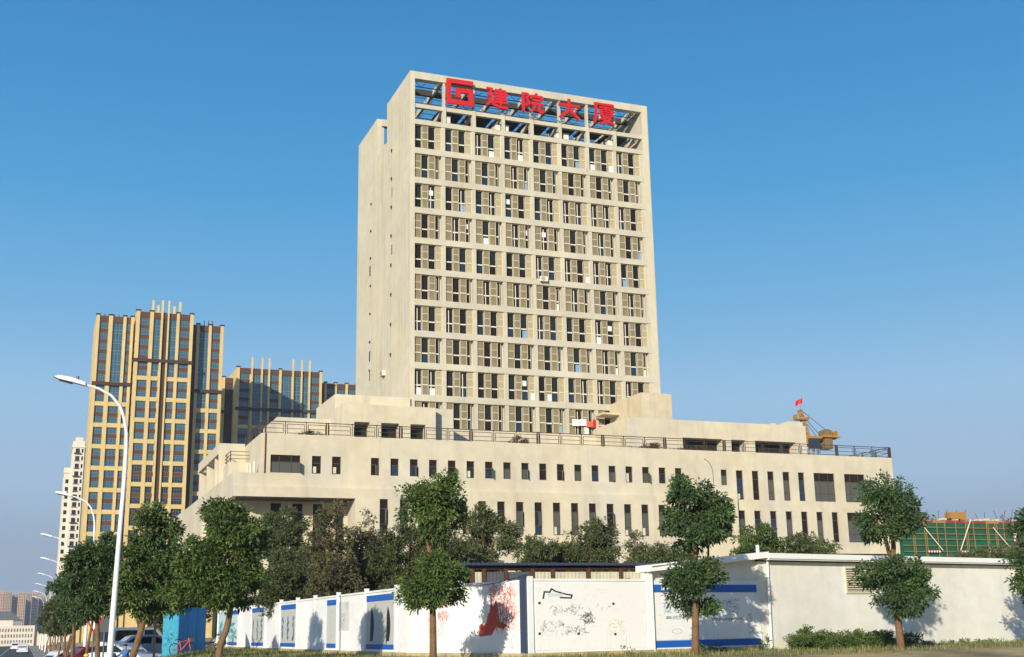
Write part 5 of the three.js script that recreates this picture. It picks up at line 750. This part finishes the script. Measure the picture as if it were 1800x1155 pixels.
// ------------------------------------------------------------------ grass and weeds
{
  const rng = rngOf(900), g = new THREE.BufferGeometry(), n = 26000, pos = [], col = [];
  for (let i = 0; i < n; i++) {
    let x, z; if (i < 17000) { z = -38 - rng() * 48; x = 14 - rng() * 9 - (z + 38) * -0.02; if (x > 13.2) x -= 2; } else { x = 6 + rng() * 38; z = -40.5 + (rng() - 0.1) * 6 - Math.max(0, x - 26) * 0.16; if (x < 16.3 && z < -38 - (16.3 - x)) z = -38; }
    const y = groundY(x, z) - 0.02, h = 0.06 + rng() * 0.16, a = rng() * 6.28, w = 0.012 + rng() * 0.012, lx = (rng() - 0.5) * 0.14, lz = (rng() - 0.5) * 0.14;
    pos.push(x - Math.cos(a) * w, y, z - Math.sin(a) * w, x + Math.cos(a) * w, y, z + Math.sin(a) * w, x + lx, y + h, z + lz);
    const t = 0.7 + rng() * 0.6, c = rng() < 0.35 ? [0.20, 0.17, 0.06] : [0.08, 0.11, 0.02]; for (let k = 0; k < 3; k++) col.push(c[0] * t, c[1] * t, c[2] * t);
  }
  g.setAttribute('position', new THREE.Float32BufferAttribute(pos, 3)); g.setAttribute('color', new THREE.Float32BufferAttribute(col, 3)); g.computeVertexNormals();
  const m = mesh('grass', g, leafMat, scene); m.userData = { label: 'short dry grass along the foot of the hoarding', category: 'grass', kind: 'stuff' };
  const wp = (s, d) => [26.89 + s * 0.98 + d * 0.2, -42.13 - s * 0.2 + d * 0.98];
  const lobes = []; for (let k = 0; k < 26; k++) { const [x, z] = wp(0.2 + k * 0.24 + rng() * 0.2, 0.5 + rng() * 1.8); lobes.push([x, 1.14 + rng() * 0.2, z, 0.34 + rng() * 0.26, 0.2 + rng() * 0.28]); }
  for (let k = 0; k < 12; k++) { const [x, z] = wp(8.5 + k * 0.45, 0.5 + rng() * 0.5); lobes.push([x, 0.98, z, 0.3, 0.1 + rng() * 0.08]); }
  for (let k = 0; k < 5; k++) lobes.push([23.3 + k * 0.2, 1.1, -40.8, 0.25, 0.14]);
  lobes.push([20.0, 1.15, -40.2, 0.16, 0.22], [26.4, 1.25, -41.3, 0.3, 0.3]);
  const w = crown('weeds', scene, rngOf(901), lobes, 2600, 9, 0.09, [...PAL.fresh, ...PAL.deep], { droop: -0.5, shell: 0.2, spread: 0.12 }); w.userData = { label: 'low leafy weeds growing along the foot of the white hut wall', category: 'weeds', kind: 'stuff' };
}

// ------------------------------------------------------------------ draw
const renderer = new THREE.WebGLRenderer({ antialias: true });
renderer.setSize(1024, 657);
renderer.shadowMap.enabled = true;
renderer.toneMapping = THREE.LinearToneMapping;
renderer.toneMappingExposure = EXPOSURE;
renderer.render(scene, camera);
